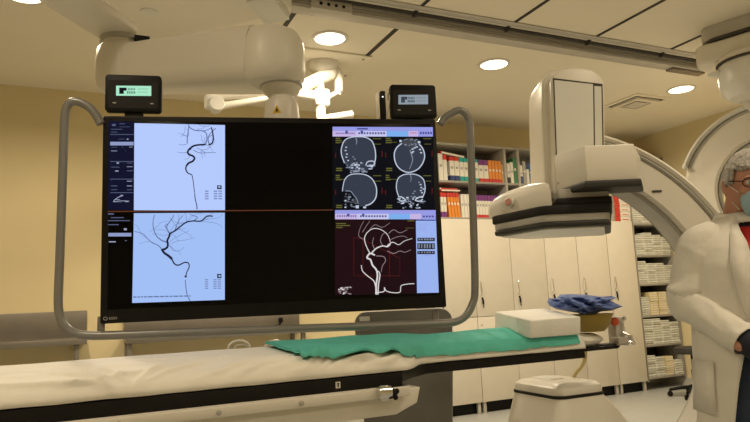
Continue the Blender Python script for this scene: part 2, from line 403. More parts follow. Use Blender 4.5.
# screen contents (flat image areas of the lit screen)
LIFT = 0.0025
def quad(px4, off, m, name, par=None):
    return MB().add([mp(x, y, off) for x, y in px4], [(0, 1, 2, 3)]).build(name, m, par or scr, recalc=False)
def rectpx(mb, x0, y0, x1, y1, off, mi=0):
    mb.add([mp(x0, y0, off), mp(x0, y1, off), mp(x1, y1, off), mp(x1, y0, off)], [(0, 1, 2, 3)], mi)
def ribbon(mb, pts, w, off, mi=0, sm=5):
    P = [Vector((x, y, 0)) for x, y in pts]
    if sm > 1 and len(P) > 2: P = catmull(P, sm)
    n = len(P); w = tuple(k * .62 for k in w) if isinstance(w, (tuple, list)) else w * .72
    Wd = [(w[0] + (w[1] - w[0]) * i / (n - 1)) if isinstance(w, (tuple, list)) else w for i in range(n)]
    vs = []
    for i, p in enumerate(P):
        t = (P[min(i + 1, n - 1)] - P[max(i - 1, 0)]); t.normalize()
        nn = Vector((-t.y, t.x, 0)) * Wd[i] / 2
        a, b = p + nn, p - nn
        vs += [mp(a.x, a.y, off), mp(b.x, b.y, off)]
    mb.add(vs, [(2 * i, 2 * i + 1, 2 * i + 3, 2 * i + 2) for i in range(n - 1)], mi)
def fill(mb, pts, off, mi=0):
    mb.add([mp(x, y, off) for x, y in pts], [list(range(len(pts)))], mi)
def ell(cx, cy, rx, ry, a0=0, a1=360, n=28, rot=0):
    out = []
    for k in range(n + 1):
        a = math.radians(a0 + (a1 - a0) * k / n); x, y = rx * math.cos(a), ry * math.sin(a)
        c, s = math.cos(math.radians(rot)), math.sin(math.radians(rot)); out.append((cx + x * c - y * s, cy + x * s + y * c))
    return out
G_BLUE = glow('pale_blue', (0.46, 0.59, 0.98), 1.0)
G_BLUE2 = glow('sky_blue', (0.38, 0.55, 0.96), 0.95)
G_VES = glow('vessel_dark', (0.015, 0.02, 0.05), 0.8)
G_VES2 = glow('vessel_mid', (0.13, 0.18, 0.38), 0.85)
G_VES3 = glow('vessel_faint', (0.22, 0.30, 0.58), 0.9)
G_NAVY = glow('navy', (0.004, 0.006, 0.030), 0.8)
G_TXT = glow('grey_text', (0.10, 0.12, 0.22), 0.9)
G_TXTB = glow('bright_text', (0.32, 0.36, 0.50), 0.9)
G_SEL = glow('selection', (0.30, 0.36, 0.62), 0.9)
G_LINE = glow('orange_line', (0.11, 0.035, 0.015), 0.9)
G_BAR = glow('lavender_bar', (0.34, 0.36, 0.86), 0.9)
G_BARL = glow('lavender_light', (0.62, 0.62, 0.92), 0.9)
G_BARC = glow('cyan_bar', (0.22, 0.47, 0.92), 0.9)
G_BARP = glow('pink_bar', (0.62, 0.50, 0.85), 0.9)
G_CT = glow('ct_black', (0.003, 0.004, 0.008), 0.8)
G_BRAIN = glow('ct_brain', (0.045, 0.055, 0.085), 0.8)
G_BONE = glow('ct_bone', (0.62, 0.70, 0.85), 0.85)
G_BONE2 = glow('ct_bone_grey', (0.25, 0.29, 0.38), 0.85)
G_OLIVE = glow('olive_text', (0.13, 0.13, 0.03), 0.9)
G_MAROON = glow('maroon', (0.015, 0.0035, 0.006), 0.9)
G_REDL = glow('red_line', (0.16, 0.018, 0.012), 0.9)
G_ART = glow('artery', (0.80, 0.77, 0.76), 0.85)
G_ART2 = glow('artery_dim', (0.33, 0.24, 0.25), 0.85)

# left sidebar
quad([(109, 121), (107.5, 210), (133.5, 210), (134, 122)], LIFT, G_NAVY, 'sidebar_panel')
mb = MB()
def T1(x, y): return (100 + x / 4.4385, 110 + y / 4.4385)
for (x0, y0, x1, y1, b) in ((52, 62, 72, 78, 0), (85, 60, 112, 66, 0), (85, 74, 135, 78, 0), (48, 84, 100, 90, 0), (48, 97, 78, 103, 0), (118, 126, 128, 138, 1), (80, 128, 112, 133, 0),
        (48, 164, 78, 169, 0), (96, 163, 104, 169, 0), (128, 163, 146, 169, 1), (48, 180, 78, 186, 1), (110, 180, 116, 186, 0), (72, 232, 86, 244, 1), (118, 234, 146, 240, 0), (48, 252, 88, 258, 0), (118, 250, 146, 256, 1), (66, 268, 84, 278, 1), (118, 268, 146, 275, 0),
        (48, 312, 52, 322, 0), (118, 314, 144, 321, 1), (48, 335, 78, 342, 0), (118, 335, 144, 342, 1), (48, 352, 78, 358, 0), (118, 352, 144, 358, 0), (90, 376, 100, 390, 1), (62, 396, 90, 402, 1), (62, 408, 100, 412, 0), (110, 404, 128, 412, 1)):
    a = T1(x0 + 2, y0 + 1); c = T1(x1 - 1, y0 + (y1 - y0) * .62); rectpx(mb, a[0], a[1], c[0], c[1], LIFT + .0006, b)
a = T1(46, 142); c = T1(150, 158); rectpx(mb, a[0], a[1], c[0], c[1], LIFT + .0006, 2)
for yy in (108, 228, 306, 366): a = T1(46, yy); c = T1(150, yy + 3); rectpx(mb, a[0], a[1], c[0], c[1], LIFT + .0006, 0)
ribbon(mb, [T1(60, 408), T1(70, 396), T1(90, 384), T1(104, 380)], 1.2, LIFT + .0007, 1)
ribbon(mb, [T1(60, 408), T1(95, 404), T1(130, 405)], 1.0, LIFT + .0007, 1)
mb.build('sidebar_text', [G_TXT, G_TXTB, G_SEL], scr, recalc=False)
# lower sidebar
mb = MB()
for (x0, y0, x1, y1, b) in ((108, 213, 114, 216, 0), (111, 217, 124, 219, 0), (108, 220, 130, 222, 0), (108, 224, 119, 226, 0), (124, 228, 127, 232, 1), (109, 241, 116, 243.5, 1), (125, 240, 127, 242, 0)):
    rectpx(mb, x0, y0 + .3, x1, y0 + (y1 - y0) * .6, LIFT + .0006, b)
rectpx(mb, 108.5, 233, 131.5, 236.5, LIFT + .0006, 2)
mb.build('sidebar_text_lower', [G_TXT, G_TXTB, G_SEL], scr, recalc=False)
# upper angiogram
quad([(134.5, 123.3), (134, 210.3), (225, 210.8), (225, 125.2)], LIFT, G_BLUE, 'angiogram_top_panel')
mb = MB(); o1, o2, o3 = LIFT + .0008, LIFT + .0012, LIFT + .0016
V = lambda *p: [T1(x, y) for x, y in p]
ribbon(mb, V((392, 66), (400, 80), (425, 92), (455, 94), (472, 105), (475, 130), (470, 150)), (1.6, 1.6), o2, 1)
ribbon(mb, V((470, 154), (450, 155), (425, 158), (408, 165), (398, 178)), (2.6, 3.2), o3, 0)
ribbon(mb, V((400, 170), (390, 186), (395, 198), (412, 205), (420, 215), (412, 228), (395, 236), (386, 246)), (3.0, 3.2), o3, 0)
ribbon(mb, V((386, 244), (381, 262), (390, 280), (408, 288)), (2.6, 1.5), o3, 0)
ribbon(mb, V((408, 288), (413, 310), (418, 350), (421, 370)), (1.3, 1.2), o3, 0, 4)
ribbon(mb, V((421, 372), (423, 395), (430, 425), (431, 442)), (1.4, 1.5), o3, 0, 4)
ribbon(mb, V((395, 72), (391, 100), (388, 130), (387, 150)), (1.4, 1.5), o2, 1)
ribbon(mb, V((495, 78), (500, 100), (503, 125), (498, 148), (482, 156)), (1.8, 2.6), o3, 0)
ribbon(mb, V((485, 152), (480, 130), (490, 105), (515, 82)), (1.8, 1.0), o2, 1)
ribbon(mb, V((345, 188), (365, 191), (390, 188)), (0.8, 1.2), o1, 2)
ribbon(mb, V((350, 152), (365, 156), (385, 153)), (0.8, 1.2), o1, 2)
ribbon(mb, V((415, 178), (432, 188), (455, 192), (490, 190), (515, 190)), (1.2, 0.7), o2, 1)
ribbon(mb, V((430, 170), (455, 178), (480, 172), (505, 150)), (1.0, 0.8), o1, 2)
ribbon(mb, V((360, 120), (375, 100), (380, 70)), (0.8, 0.8), o1, 2)
ribbon(mb, V((455, 94), (475, 90), (495, 80)), (1.2, 1), o2, 1)
ribbon(mb, V((440, 66), (460, 75), (490, 70)), (1, .8), o1, 2)
a = T1(520, 335); c = T1(540, 352); rectpx(mb, a[0], a[1], c[0], c[1], o2, 0)
a = T1(526, 339); c = T1(534, 346); rectpx(mb, a[0], a[1], c[0], c[1], o3, 3)
for k in range(4):
    for x in (466, 505, 526):
        a = T1(x, 358 + k * 11); c = T1(x + 16, 364 + k * 11); rectpx(mb, a[0], a[1], c[0], c[1], o1, 2)
random.seed(21)
for k in range(16):
    x, y = random.choice([(480, 120), (470, 150), (430, 90), (388, 120), (500, 110), (450, 180), (400, 190)]); a = random.uniform(0, 2 * PI); L = random.uniform(25, 55); q = [(x, y)]
    for j in range(4): a += random.uniform(-.7, .7); q.append((min(548, max(345, q[-1][0] + L / 4 * math.cos(a))), max(66, q[-1][1] + L / 4 * math.sin(a))))
    ribbon(mb, [T1(*c_) for c_ in q], (1.0, .6), o1 + k * 1e-6, 2)
mb.build('angiogram_top_vessels', [G_VES, G_VES2, G_VES3, G_BLUE], scr, recalc=False)
# lower angiogram
quad([(134, 213.3), (132.3, 303), (224.8, 299.8), (224.8, 212.8)], LIFT, G_BLUE2, 'angiogram_bottom_panel')
def T2(x, y): return (130 + x / 4.22, 205 + y / 4.22)
V = lambda *p: [T2(x, y) for x, y in p]
mb = MB()
ribbon(mb, V((350, 48), (325, 48), (300, 68), (265, 68), (235, 75), (205, 98), (185, 112), (168, 122)), (2.0, 2.4), o3, 0)
ribbon(mb, V((170, 118), (165, 135), (158, 150), (160, 165), (158, 178), (148, 186), (136, 190)), (3.0, 3.6), o3, 0)
ribbon(mb, V((134, 186), (145, 202), (162, 214), (178, 228)), (3.6, 4.2), o3, 0)
ribbon(mb, V((176, 226), (188, 248), (205, 254), (230, 243), (246, 245), (250, 262), (240, 284), (236, 302)), (2.4, 1.5), o3, 0)
rectpx(mb, *T2(231, 298), *T2(240, 306), o3, 0)
m2 = MB(); ribbon(m2, V((234, 316), (236, 345), (242, 380), (254, 405)), 1.2, o2, 1); m2.build('catheter_line', [G_VES, G_VES2], scr, recalc=False)
ribbon(mb, V((134, 185), (118, 170), (95, 160), (72, 140), (55, 122), (20, 112)), (1.6, 0.9), o2, 1)
ribbon(mb, V((160, 158), (135, 150), (112, 130), (100, 100), (98, 70), (104, 42)), (2.0, 1.1), o2, 1)
ribbon(mb, V((168, 120), (155, 95), (165, 75), (180, 55), (185, 42)), (1.8, 1.0), o2, 1)
ribbon(mb, V((152, 98), (148, 88), (158, 80)), (1.2, .8), o2, 1)
ribbon(mb, V((190, 108), (200, 80), (210, 60), (225, 44)), (1.4, 0.9), o2, 1)
ribbon(mb, V((270, 67), (285, 52), (262, 44), (255, 38)), (1.4, 0.8), o2, 1)
ribbon(mb, V((290, 70), (330, 72), (365, 78), (392, 96)), (1.0, 0.7), o1, 2)
ribbon(mb, V((172, 165), (200, 152), (235, 148), (275, 138)), (1.0, 0.7), o1, 2)
ribbon(mb, V((168, 172), (185, 192), (210, 192), (228, 178)), (1.2, 0.7), o1, 2)
ribbon(mb, V((72, 140), (50, 125), (35, 95), (22, 80)), (0.8, 0.7), o1, 2)
ribbon(mb, V((100, 158), (70, 155), (40, 165)), (0.8, 0.6), o1, 2)
rectpx(mb, *T2(368, 291), *T2(386, 309), o2, 0); rectpx(mb, *T2(374, 296), *T2(382, 304), o3, 3)
for k in range(5):
    for x in (316, 352, 370): rectpx(mb, *T2(x, 313 + k * 9), *T2(x + 14, 318 + k * 9), o1, 2)
x = 14
while x < 256:
    w_ = random.uniform(8, 22); rectpx(mb, *T2(x, 386 - (x - 14) * .02), *T2(min(x + w_, 256), 391 - (x - 14) * .02), o1, 1); x += w_ + 4
for k in range(16):
    x, y = random.choice([(235, 75), (168, 122), (300, 68), (100, 100), (160, 165), (72, 140), (205, 98)]); a = random.uniform(-PI, .4); L = random.uniform(50, 110); q = [(x, y)]
    for j in range(4): a += random.uniform(-.6, .6); q.append((min(395, max(18, q[-1][0] + L / 4 * math.cos(a))), max(36, q[-1][1] + L / 4 * math.sin(a))))
    ribbon(mb, [T2(*c_) for c_ in q], (.9, .6), o1 + k * 1e-6, 2)
mb.build('angiogram_bottom_vessels', [G_VES, G_VES2, G_VES3, G_BLUE2], scr, recalc=False)
mb = MB(); mb.add([mp(108, 211, o3), mp(108, 212.3, o3), mp(333, 210.6, o3), mp(333, 209.6, o3)], [(0, 1, 2, 3)]); mb.build('divider_line', G_LINE, scr, recalc=False)
# CT window, upper right
def T3(x, y): return (325 + x / 4.69, 115 + y / 4.69)
V = lambda *p: [T3(x, y) for x, y in p]
quad([T3(35, 55), T3(35, 440), T3(512, 440), T3(507, 63)], LIFT, G_CT, 'scan_window')
mb = MB()
def bar(mb, fx, y0, y1, off, mi):   # toolbar strips in crop coordinates
    for i, (x0, x1, m_) in enumerate(fx): mb.add([mp(*T3(x0, y0), off), mp(*T3(x0, y1), off), mp(*T3(x1, y1 + .004 * (x1 - x0)), off), mp(*T3(x1, y0 + .004 * (x1 - x0)), off)], [(0, 1, 2, 3)], m_)
bar(mb, [(35, 505, 0)], 56, 76, o1, 0)
bar(mb, [(35, 148, 2), (148, 288, 1), (288, 390, 3), (390, 436, 2), (436, 505, 0)], 76, 102, o2, 0)
bar(mb, [(150, 200, 4)], 62, 69, o2, 4)
for k in range(13): bar(mb, [(50 + k * 7, 54 + k * 7, 4)], 84, 90, o3, 4)
bar(mb, [(95, 106, 4), (166, 178, 4)], 74, 88, o3, 4)
for k in range(10): bar(mb, [(155 + k * 13, 163 + k * 13, 4)], 82, 91, o3, 4)
for k in range(5): bar(mb, [(444 + k * 12, 452 + k * 12, 4)], 80, 91, o3, 4)
for k in range(3): bar(mb, [(398 + k * 11, 406 + k * 11, 5)], 82, 88, o3, 5)
G_BARD = glow('bar_dark', (0.07, 0.08, 0.30), 0.9); G_BARR = glow('bar_red', (0.70, 0.22, 0.35), 0.9)
mb.build('scan_toolbar', [G_BAR, G_BARL, G_BARP, G_BARC, G_BARD, G_BARR], scr, recalc=False)
G_CTD = glow('ct_dim', (0.06, 0.065, 0.08), .9)
mb = MB()
# head 1, frontal
h1 = [(90, 225), (78, 190), (76, 160), (90, 122), (120, 106), (155, 103), (190, 106), (220, 125), (234, 165), (236, 205), (228, 235)]
fill(mb, V(*(h1 + [(200, 262), (150, 268), (110, 255)])), o1, 1)
ribbon(mb, V(*h1), (1.5, 1.7), o3, 0)
for p in ((95, 150), (92, 165), (98, 182), (96, 196), (104, 212), (128, 195), (135, 205)): rectpx(mb, *T3(p[0], p[1]), *T3(p[0] + 8, p[1] + 5), o2, 0 if p[0] < 110 else 2)
ribbon(mb, V((145, 110), (148, 125), (146, 140)), (2, 1), o2, 2)
random.seed(3)
for k in range(70):
    x = random.uniform(84, 232); y = random.uniform(222, 268)
    if abs(x - 160) > 45 and y > 250: continue
    rectpx(mb, *T3(x, y), *T3(x + random.uniform(4, 14), y + random.uniform(3, 8)), o3 + k * 1e-6, random.choice([0, 2, 2]))
ribbon(mb, V((190, 238), (200, 220), (225, 218), (232, 232), (215, 240), (195, 240)), 1.4, o3 + .0002, 0)
mb.build('scan_image', [G_BONE, G_BRAIN, G_BONE2, G_CTD], scr, recalc=False); mb = MB()
# head 2, axial
fill(mb, V(*ell(395, 188, 70, 78)), o1, 1)
ribbon(mb, V(*[(360, 134), (335, 155), (324, 185), (330, 225), (352, 255), (390, 270), (430, 258), (455, 230), (466, 195), (458, 160), (440, 138)]), 1.5, o3, 0)
fill(mb, V((352, 120), (395, 108), (445, 120), (436, 140), (402, 160), (370, 142)), o2, 3)
ribbon(mb, V((398, 165), (404, 185), (410, 210), (404, 232), (395, 255)), (2.0, 1.0), o3, 2)
for p in ((405, 158), (415, 152), (425, 148), (440, 160), (445, 175), (402, 175), (408, 170)): rectpx(mb, *T3(*p), *T3(p[0] + 9, p[1] + 6), o3, 0)
rectpx(mb, *T3(348, 118), *T3(358, 128), o3, 0); rectpx(mb, *T3(434, 124), *T3(446, 134), o3, 0)
for k in range(20):
    x = random.uniform(368, 430); y = random.uniform(112, 145); rectpx(mb, *T3(x, y), *T3(x + 6, y + 4), o3, 2)
mb.build('scan_image', [G_BONE, G_BRAIN, G_BONE2, G_CTD], scr, recalc=False); mb = MB()
# head 3, side
def T4(x, y): return (330 + x / 6.818, 160 + y / 6.818)
V = lambda *p: [T4(x, y) for x, y in p]
h3 = [(84, 215), (88, 180), (100, 135), (130, 105), (180, 96), (240, 102), (285, 130), (312, 180), (316, 230), (305, 270), (275, 300), (240, 312)]
fill(mb, V(*(h3 + [(200, 320), (175, 270), (150, 220), (110, 215)])), o1, 1)
ribbon(mb, V(*h3), (1.2, 1.9), o3, 0)
ribbon(mb, V((105, 212), (140, 215), (160, 240), (180, 265), (192, 300)), 1.2, o3, 2)
for k in range(36):
    x = random.uniform(88, 180); y = random.uniform(225, 325)
    if x > 130 and y < 260: continue
    rectpx(mb, *T4(x, y), *T4(x + random.uniform(8, 22), y + random.uniform(5, 10)), o2 + k * 1e-6, random.choice([2, 2, 3, 3, 0]))
rectpx(mb, *T4(175, 310), *T4(195, 330), o3, 0); rectpx(mb, *T4(225, 318), *T4(245, 330), o3, 0)
mb.build('scan_image', [G_BONE, G_BRAIN, G_BONE2, G_CTD], scr, recalc=False); mb = MB()
# head 4, frontal
h4 = [(465, 245), (453, 205), (452, 165), (465, 125), (500, 102), (548, 97), (595, 104), (632, 130), (645, 170), (645, 215), (632, 250)]
fill(mb, V(*(h4 + [(600, 268), (545, 280), (495, 268)])), o1, 1)
ribbon(mb, V(*h4), (1.5, 1.5), o3, 0)
for p in ((610, 165), (615, 185), (612, 205), (620, 220), (630, 195), (570, 210), (560, 225), (600, 150)): rectpx(mb, *T4(*p), *T4(p[0] + 12, p[1] + 8), o3, 0 if p[0] > 600 else 2)
ribbon(mb, V((546, 100), (552, 125), (548, 150)), (1.5, .8), o2, 2)
for k in range(70):
    x = random.uniform(455, 640); y = random.uniform(245, 325)
    if abs(x - 545) > 60 and y > 295: continue
    rectpx(mb, *T4(x, y), *T4(x + random.uniform(6, 20), y + random.uniform(4, 12)), o3 + k * 1e-6, random.choice([0, 2, 2, 3]))
ribbon(mb, V((462, 250), (490, 255), (512, 275), (480, 280), (465, 265)), 1.5, o3 + .0002, 0); ribbon(mb, V((635, 250), (605, 255), (580, 275), (610, 282), (630, 268)), 1.5, o3 + .0002, 0)
mb.build('scan_image', [G_BONE, G_BRAIN, G_BONE2, G_CTD], scr, recalc=False)
mb = MB()
for (X0, Y0) in ((335, 137), (385, 137), (335, 174), (385, 174)):
    for k in range(3): rectpx(mb, X0 + .5, Y0 + 1 + k * 2.1, X0 + 4 + random.uniform(0, 3), Y0 + 2.2 + k * 2.1, o2, 0)
    rectpx(mb, X0 + 4, Y0 + 5.2, X0 + 12, Y0 + 5.7, o2, 0)
    rectpx(mb, X0 + 38, Y0 + 1.5, X0 + 46, Y0 + 2.3, o2, 0); rectpx(mb, X0 + 39, Y0 + 7, X0 + 46, Y0 + 7.6, o2, 0)
    for k in range(2): rectpx(mb, X0 + 1, Y0 + 31 + k * 2, X0 + 7, Y0 + 32.2 + k * 2, o2, 0)
    rectpx(mb, X0 + 46.5, Y0 + 14, X0 + 47.2, Y0 + 20, o2, 1); rectpx(mb, X0 + .2, Y0 + 16, X0 + .8, Y0 + 21, o2, 1)
mb.build('scan_text', [G_OLIVE, G_REDL], scr, recalc=False)
# 3D vessel window, lower right
def T5(x, y): return (325 + x / 4.017, 200 + y / 4.017)
V = lambda *p: [T5(x, y) for x, y in p]
quad([T5(40, 42), T5(40, 382), T5(457, 374), T5(444, 38)], LIFT, G_MAROON, 'vessel_window')
mb = MB()
def bar5(x0, y0, x1, y1, off, mi): mb.add([mp(*T5(x0, y0), off), mp(*T5(x0, y1), off), mp(*T5(x1, y1), off), mp(*T5(x1, y0), off)], [(0, 1, 2, 3)], mi)
bar5(40, 41, 444, 56, o1, 0)
for (x0, x1, mi) in ((40, 130, 2), (130, 255, 1), (255, 340, 3), (340, 385, 2), (385, 444, 0)): bar5(x0, 56, x1, 78, o2, mi)
for k in range(9): bar5(48 + k * 9, 62, 53 + k * 9, 68, o3, 4)
for k in range(10): bar5(140 + k * 11, 62, 147 + k * 11, 69, o3, 4)
bar5(88, 56, 98, 66, o3, 4); bar5(148, 56, 158, 66, o3, 4)
for k in range(4): bar5(392 + k * 12, 63, 400 + k * 12, 70, o3, 4)
mb.build('vessel_toolbar', [G_BAR, G_BARL, G_BARP, G_BARC, G_BARD], scr, recalc=False)
mb = MB()
mb.add([mp(*T5(364, 79), o1), mp(*T5(369, 374), o1), mp(*T5(456, 372), o1), mp(*T5(445, 77), o1)], [(0, 1, 2, 3)], 0)
bar5(364, 79, 444, 84, o2, 2)
for k in range(4): bar5(374, 96 + k * 8, 374 + random.uniform(30, 60), 98 + k * 8, o2, 3)
for (y0, y1) in ((152, 166), (174, 198), (205, 218)):
    bar5(370, y0, 440, y1, o2, 1)
    for k in range(6): bar5(374 + k * 11, y0 + 3, 379 + k * 11 + random.uniform(0, 4), y1 - 4, o3, 4)
bar5(398, 222, 425, 225, o2, 3)
mb.build('vessel_side_panel', [G_BARC if False else glow('panel_blue', (0.36, 0.50, 0.95), 0.9), G_CT, G_BARD, G_BAR, G_BONE2], scr, recalc=False)
mb = MB()
ribbon(mb, V((205, 380), (205, 340), (210, 305), (205, 280), (190, 262), (182, 240), (168, 232), (180, 215), (200, 222)), (2.8, 2.6), o3, 0)
ribbon(mb, V((212, 380), (214, 340), (220, 300), (212, 285)), (2.0, 1.6), o3, 0)
ribbon(mb, V((145, 262), (150, 285), (170, 305), (195, 325), (203, 350)), (1.2, 1.8), o3, 0)
ribbon(mb, V((180, 215), (165, 185), (158, 155), (170, 130), (195, 115), (225, 120), (250, 140), (262, 170)), (1.6, 1.0), o3, 0)
ribbon(mb, V((185, 215), (205, 195), (230, 185), (250, 188), (262, 178)), (2.2, 1.6), o3, 0)
ribbon(mb, V((200, 200), (190, 175), (195, 150)), (1.2, .8), o2, 1)
ribbon(mb, V((232, 184), (222, 165), (230, 140), (245, 130)), (1.2, .8), o2, 1)
ribbon(mb, V((245, 188), (270, 170), (295, 180), (318, 165), (350, 155)), (1.5, .8), o3, 0)
ribbon(mb, V((250, 205), (275, 215), (300, 205), (320, 210), (345, 200)), (1.4, .8), o2, 1)
ribbon(mb, V((205, 225), (235, 228), (242, 245), (230, 265), (225, 290)), (1.4, 1.0), o2, 1)
ribbon(mb, V((155, 158), (135, 145), (140, 115), (155, 85)), (1.0, .7), o2, 1)
ribbon(mb, V((150, 130), (165, 105), (180, 84)), (1.0, .7), o2, 1)
ribbon(mb, V((180, 118), (200, 100), (230, 110), (260, 92)), (1.0, .7), o2, 1)
ribbon(mb, V((255, 135), (275, 120), (300, 132), (330, 120)), (1.2, .8), o2, 1)
ribbon(mb, V((262, 160), (285, 150), (310, 145), (330, 152)), (1.0, .8), o2, 1)
ribbon(mb, V((200, 372), (235, 368), (238, 352), (245, 365), (270, 372), (300, 370), (305, 345), (330, 338), (358, 336)), (1.5, 1.3), o3, 0)
for k in range(26):
    x = random.uniform(52, 98); y = random.uniform(346, 376); rectpx(mb, *T5(x, y), *T5(x + random.uniform(5, 12), y + random.uniform(3, 6)), o3, random.choice([0, 1, 1]))
for q in ([(115, 150), (115, 305), (300, 305), (300, 240)], [(152, 160), (152, 300)], [(258, 150), (258, 305)], [(115, 150), (150, 158), (300, 235)]):
    ribbon(mb, V(*q), 0.5, o2, 2, 1)
for k in range(3): rectpx(mb, *T5(44, 93 + k * 8), *T5(70 + 14 * (k == 0) + 30 * (k == 1), 97 + k * 8), o2, 3)
rectpx(mb, *T5(330, 82), *T5(358, 86), o2, 3); rectpx(mb, *T5(322, 112), *T5(356, 114), o2, 3)
mb.build('vessel_image', [G_ART, G_ART2, G_REDL, G_OLIVE], scr, recalc=False)
# maker's emblem and letters on the lower left bezel
mb = MB(); ribbon(mb, ell(105.5, 318.6, 2.0, 1.5, n=12), 0.7, 0.0012, 0, 1)
mb.build('bezel_emblem', mat('bezel_print', (0.42, 0.42, 0.42), .5), mon, recalc=False)
def text_obj(s, size, m, parent, org, name, ext=0.0005, rot=None):
    cu = bpy.data.curves.new(name, 'FONT'); cu.body = s; cu.size = size; cu.extrude = ext
    tmp = bpy.data.objects.new(name, cu); COL.objects.link(tmp)
    bpy.context.view_layer.update()
    me = bpy.data.meshes.new_from_object(tmp.evaluated_get(bpy.context.evaluated_depsgraph_get()))
    COL.objects.unlink(tmp); bpy.data.objects.remove(tmp)
    R = (rot or Matrix.Identity(4)) ; me.transform(Matrix.Translation(org) @ R)
    me.materials.clear(); me.materials.append(m)
    o = bpy.data.objects.new(name, me); COL.objects.link(o); o.parent = parent; WM[o] = WM[parent]; return o
RX90 = Matrix.Rotation(PI / 2, 4, 'X')
p = mp(109, 319.6, 0.0012); text_obj('EIZO', 0.013, MATS['bezel_print'], mon, p, 'bezel_lettering', rot=RX90)

# ------------------------------------------------------------------ dose displays on top of the monitor
def dose_display(x0, y0, x1, y1, rx0, ry0, rx1, ry1, lcd, label, lean):
    a, b = mp(x0, y0), mp(x1, y1); c = WM[mon] @ Vector(((a.x + b.x) / 2, 0.035, b.z))
    t = thing('dose_display', label, 'display unit', c, MRZ + lean)
    w, h = b.x - a.x, a.z - b.z
    MB().prism(rrect(w, h, 0.014, 4, 0, h / 2), 0.0, 0.035, M=XZ, bev=0.005).build('housing', M_BLACK, t)
    MB().prism(rrect(w * .88, h * .74, 0.008, 3, 0, h * .46), 0.0345, 0.0365, M=XZ).build('front_panel', M_BUMP, t)
    def L(px, py, off): q = mp(px, py); return Vector(((q.x - (a.x + b.x) / 2), -0.0365 - off, q.z - b.z))
    s = MB().add([L(rx0, ry0, .001), L(rx0, ry1, .001), L(rx1, ry1, .001), L(rx1, ry0, .001)], [(0, 1, 2, 3)]).build('lcd_screen', lcd[0], t, recalc=False)
    mb = MB(); W = rx1 - rx0; H = ry1 - ry0
    def R(u0, v0, u1, v1, m_): mb.add([L(rx0 + W * u0, ry0 + H * v0, .0018), L(rx0 + W * u0, ry0 + H * v1, .0018), L(rx0 + W * u1, ry0 + H * v1, .0018), L(rx0 + W * u1, ry0 + H * v0, .0018)], [(0, 1, 2, 3)], m_)
    R(.09, .2, .22, .82, 0); R(.22, .2, .30, .5, 0)
    for k in range(5):
        R(.33 + k * .045, .22 + .04 * (k % 2), .36 + k * .045, .45, 1); R(.31 + k * .05, .55, .345 + k * .05, .80, 1)
    for k in range(6): R(.62 + k * .05, .25, .65 + k * .05, .38, 2); R(.61 + k * .05, .58, .645 + k * .05, .68, 2)
    mb.build('lcd_digits', lcd[1:], s, recalc=False)
    for u in (-.33, .33): MB().box((u * w, -0.038, h * .22), (0.013, 0.003, 0.005), 0.001).build('button', M_ENDGREY, t)
    MB().box((0, -0.012, -0.012), (0.07, 0.02, 0.026), 0.003).build('foot', M_BUMP, t)
    return t
dose_display(105, 74, 161, 112, 116, 86, 151, 96, (glow('lcd_green', (0.42, 0.85, 0.60), 0.95), G_CT, glow('lcd_g2', (0.14, 0.30, 0.22), .9), glow('lcd_g3', (0.28, 0.58, 0.42), .9)),
             'black display box with a lit green readout on the monitor top left', 0.03)
dose_display(390, 84, 437.5, 118, 398.5, 95, 428, 104.5, (glow('lcd_grey', (0.34, 0.40, 0.46), 0.8), glow('lcd_b1', (0.05, 0.06, 0.08), .9), glow('lcd_b2', (0.08, 0.10, 0.14), .9), glow('lcd_b3', (0.20, 0.25, 0.31), .9)),
             'black display box with a grey readout on the monitor top right', -0.02)
# small black remote box with cable left of the right display
a, b = mp(379, 89), mp(388, 117.5); c = WM[mon] @ Vector(((a.x + b.x) / 2, 0.035, b.z))
t = thing('small_sensor_box', 'narrow black box with a white light dot and pale cable beside the grey readout', 'sensor box', c, MRZ)
MB().box((0.004, 0.01, (a.z - b.z) / 2), (b.x - a.x - .010, 0.05, a.z - b.z), 0.004).build('housing', M_BLACK, t)
MB().box((-(b.x - a.x) / 2 + .001, 0.012, (a.z - b.z) / 2), (0.007, 0.05, a.z - b.z), 0.002).build('side_plate', M_WHITE, t)
MB().ball((0.002, -0.016, (a.z - b.z) * .78), 0.003).build('indicator_light', glow('white_dot', (1, 1, 1), 2.0), t)
mb = MB().tube([(0.016, -0.012, -.002), (0.020, -0.016, 0.03), (0.028, -0.02, 0.07), (0.034, -0.02, 0.105), (0.044, -.012, 0.125), (0.055, 0.0, 0.118)], 0.0035, 8, smooth=4)
mb.build('cable', M_WHITE, t)
mb = MB().box((0.042, 0.0, 0.105), (0.028, 0.02, 0.036), 0.005); mb.build('cable_clip', M_ENDGREY, t)

# ------------------------------------------------------------------ surgical lamp boom behind the monitor
FL = Vector((1.86, 4.92, CEIL))
t = thing('surgical_lamp_boom', 'white jointed surgical lamp boom hanging from the ceiling behind the monitor', 'lamp boom', FL)
YB_ = 4.9
Q = lambda x, y, dy=0: at_y(x, y, YB_ + dy)
mb = MB().lathe([(0.135, CEIL - .017), (0.135, CEIL - .05), (0.115, CEIL - .08), (0.06, CEIL - .11)], 28, c=(FL.x, FL.y, 0)); mb.build('ceiling_flange', M_WHITE, t, 'world')
st = Q(320, 60); zt = CEIL - .09; zb = Q(320, 120).z - .15
mb = MB().tube([(st.x, YB_, zt), (st.x, YB_, Q(320, 92).z)], 0.028, 16)
mb.box((st.x, YB_, Q(320, 98).z), (0.13, 0.10, 0.15), 0.02); mb.tube([(st.x - .01, YB_, Q(320, 100).z), (st.x - .01, YB_, zb)], 0.042, 16)
mb.build('stem', M_WHITE, t, 'world')
mb = MB().tube([Q(288, 92), Q(303, 86), Q(331, 73)], [0.03, 0.05, 0.062], 14); mb.ball(Q(331, 72), 0.062)
mb.build('upper_spring_arm', M_WHITE, t, 'world')
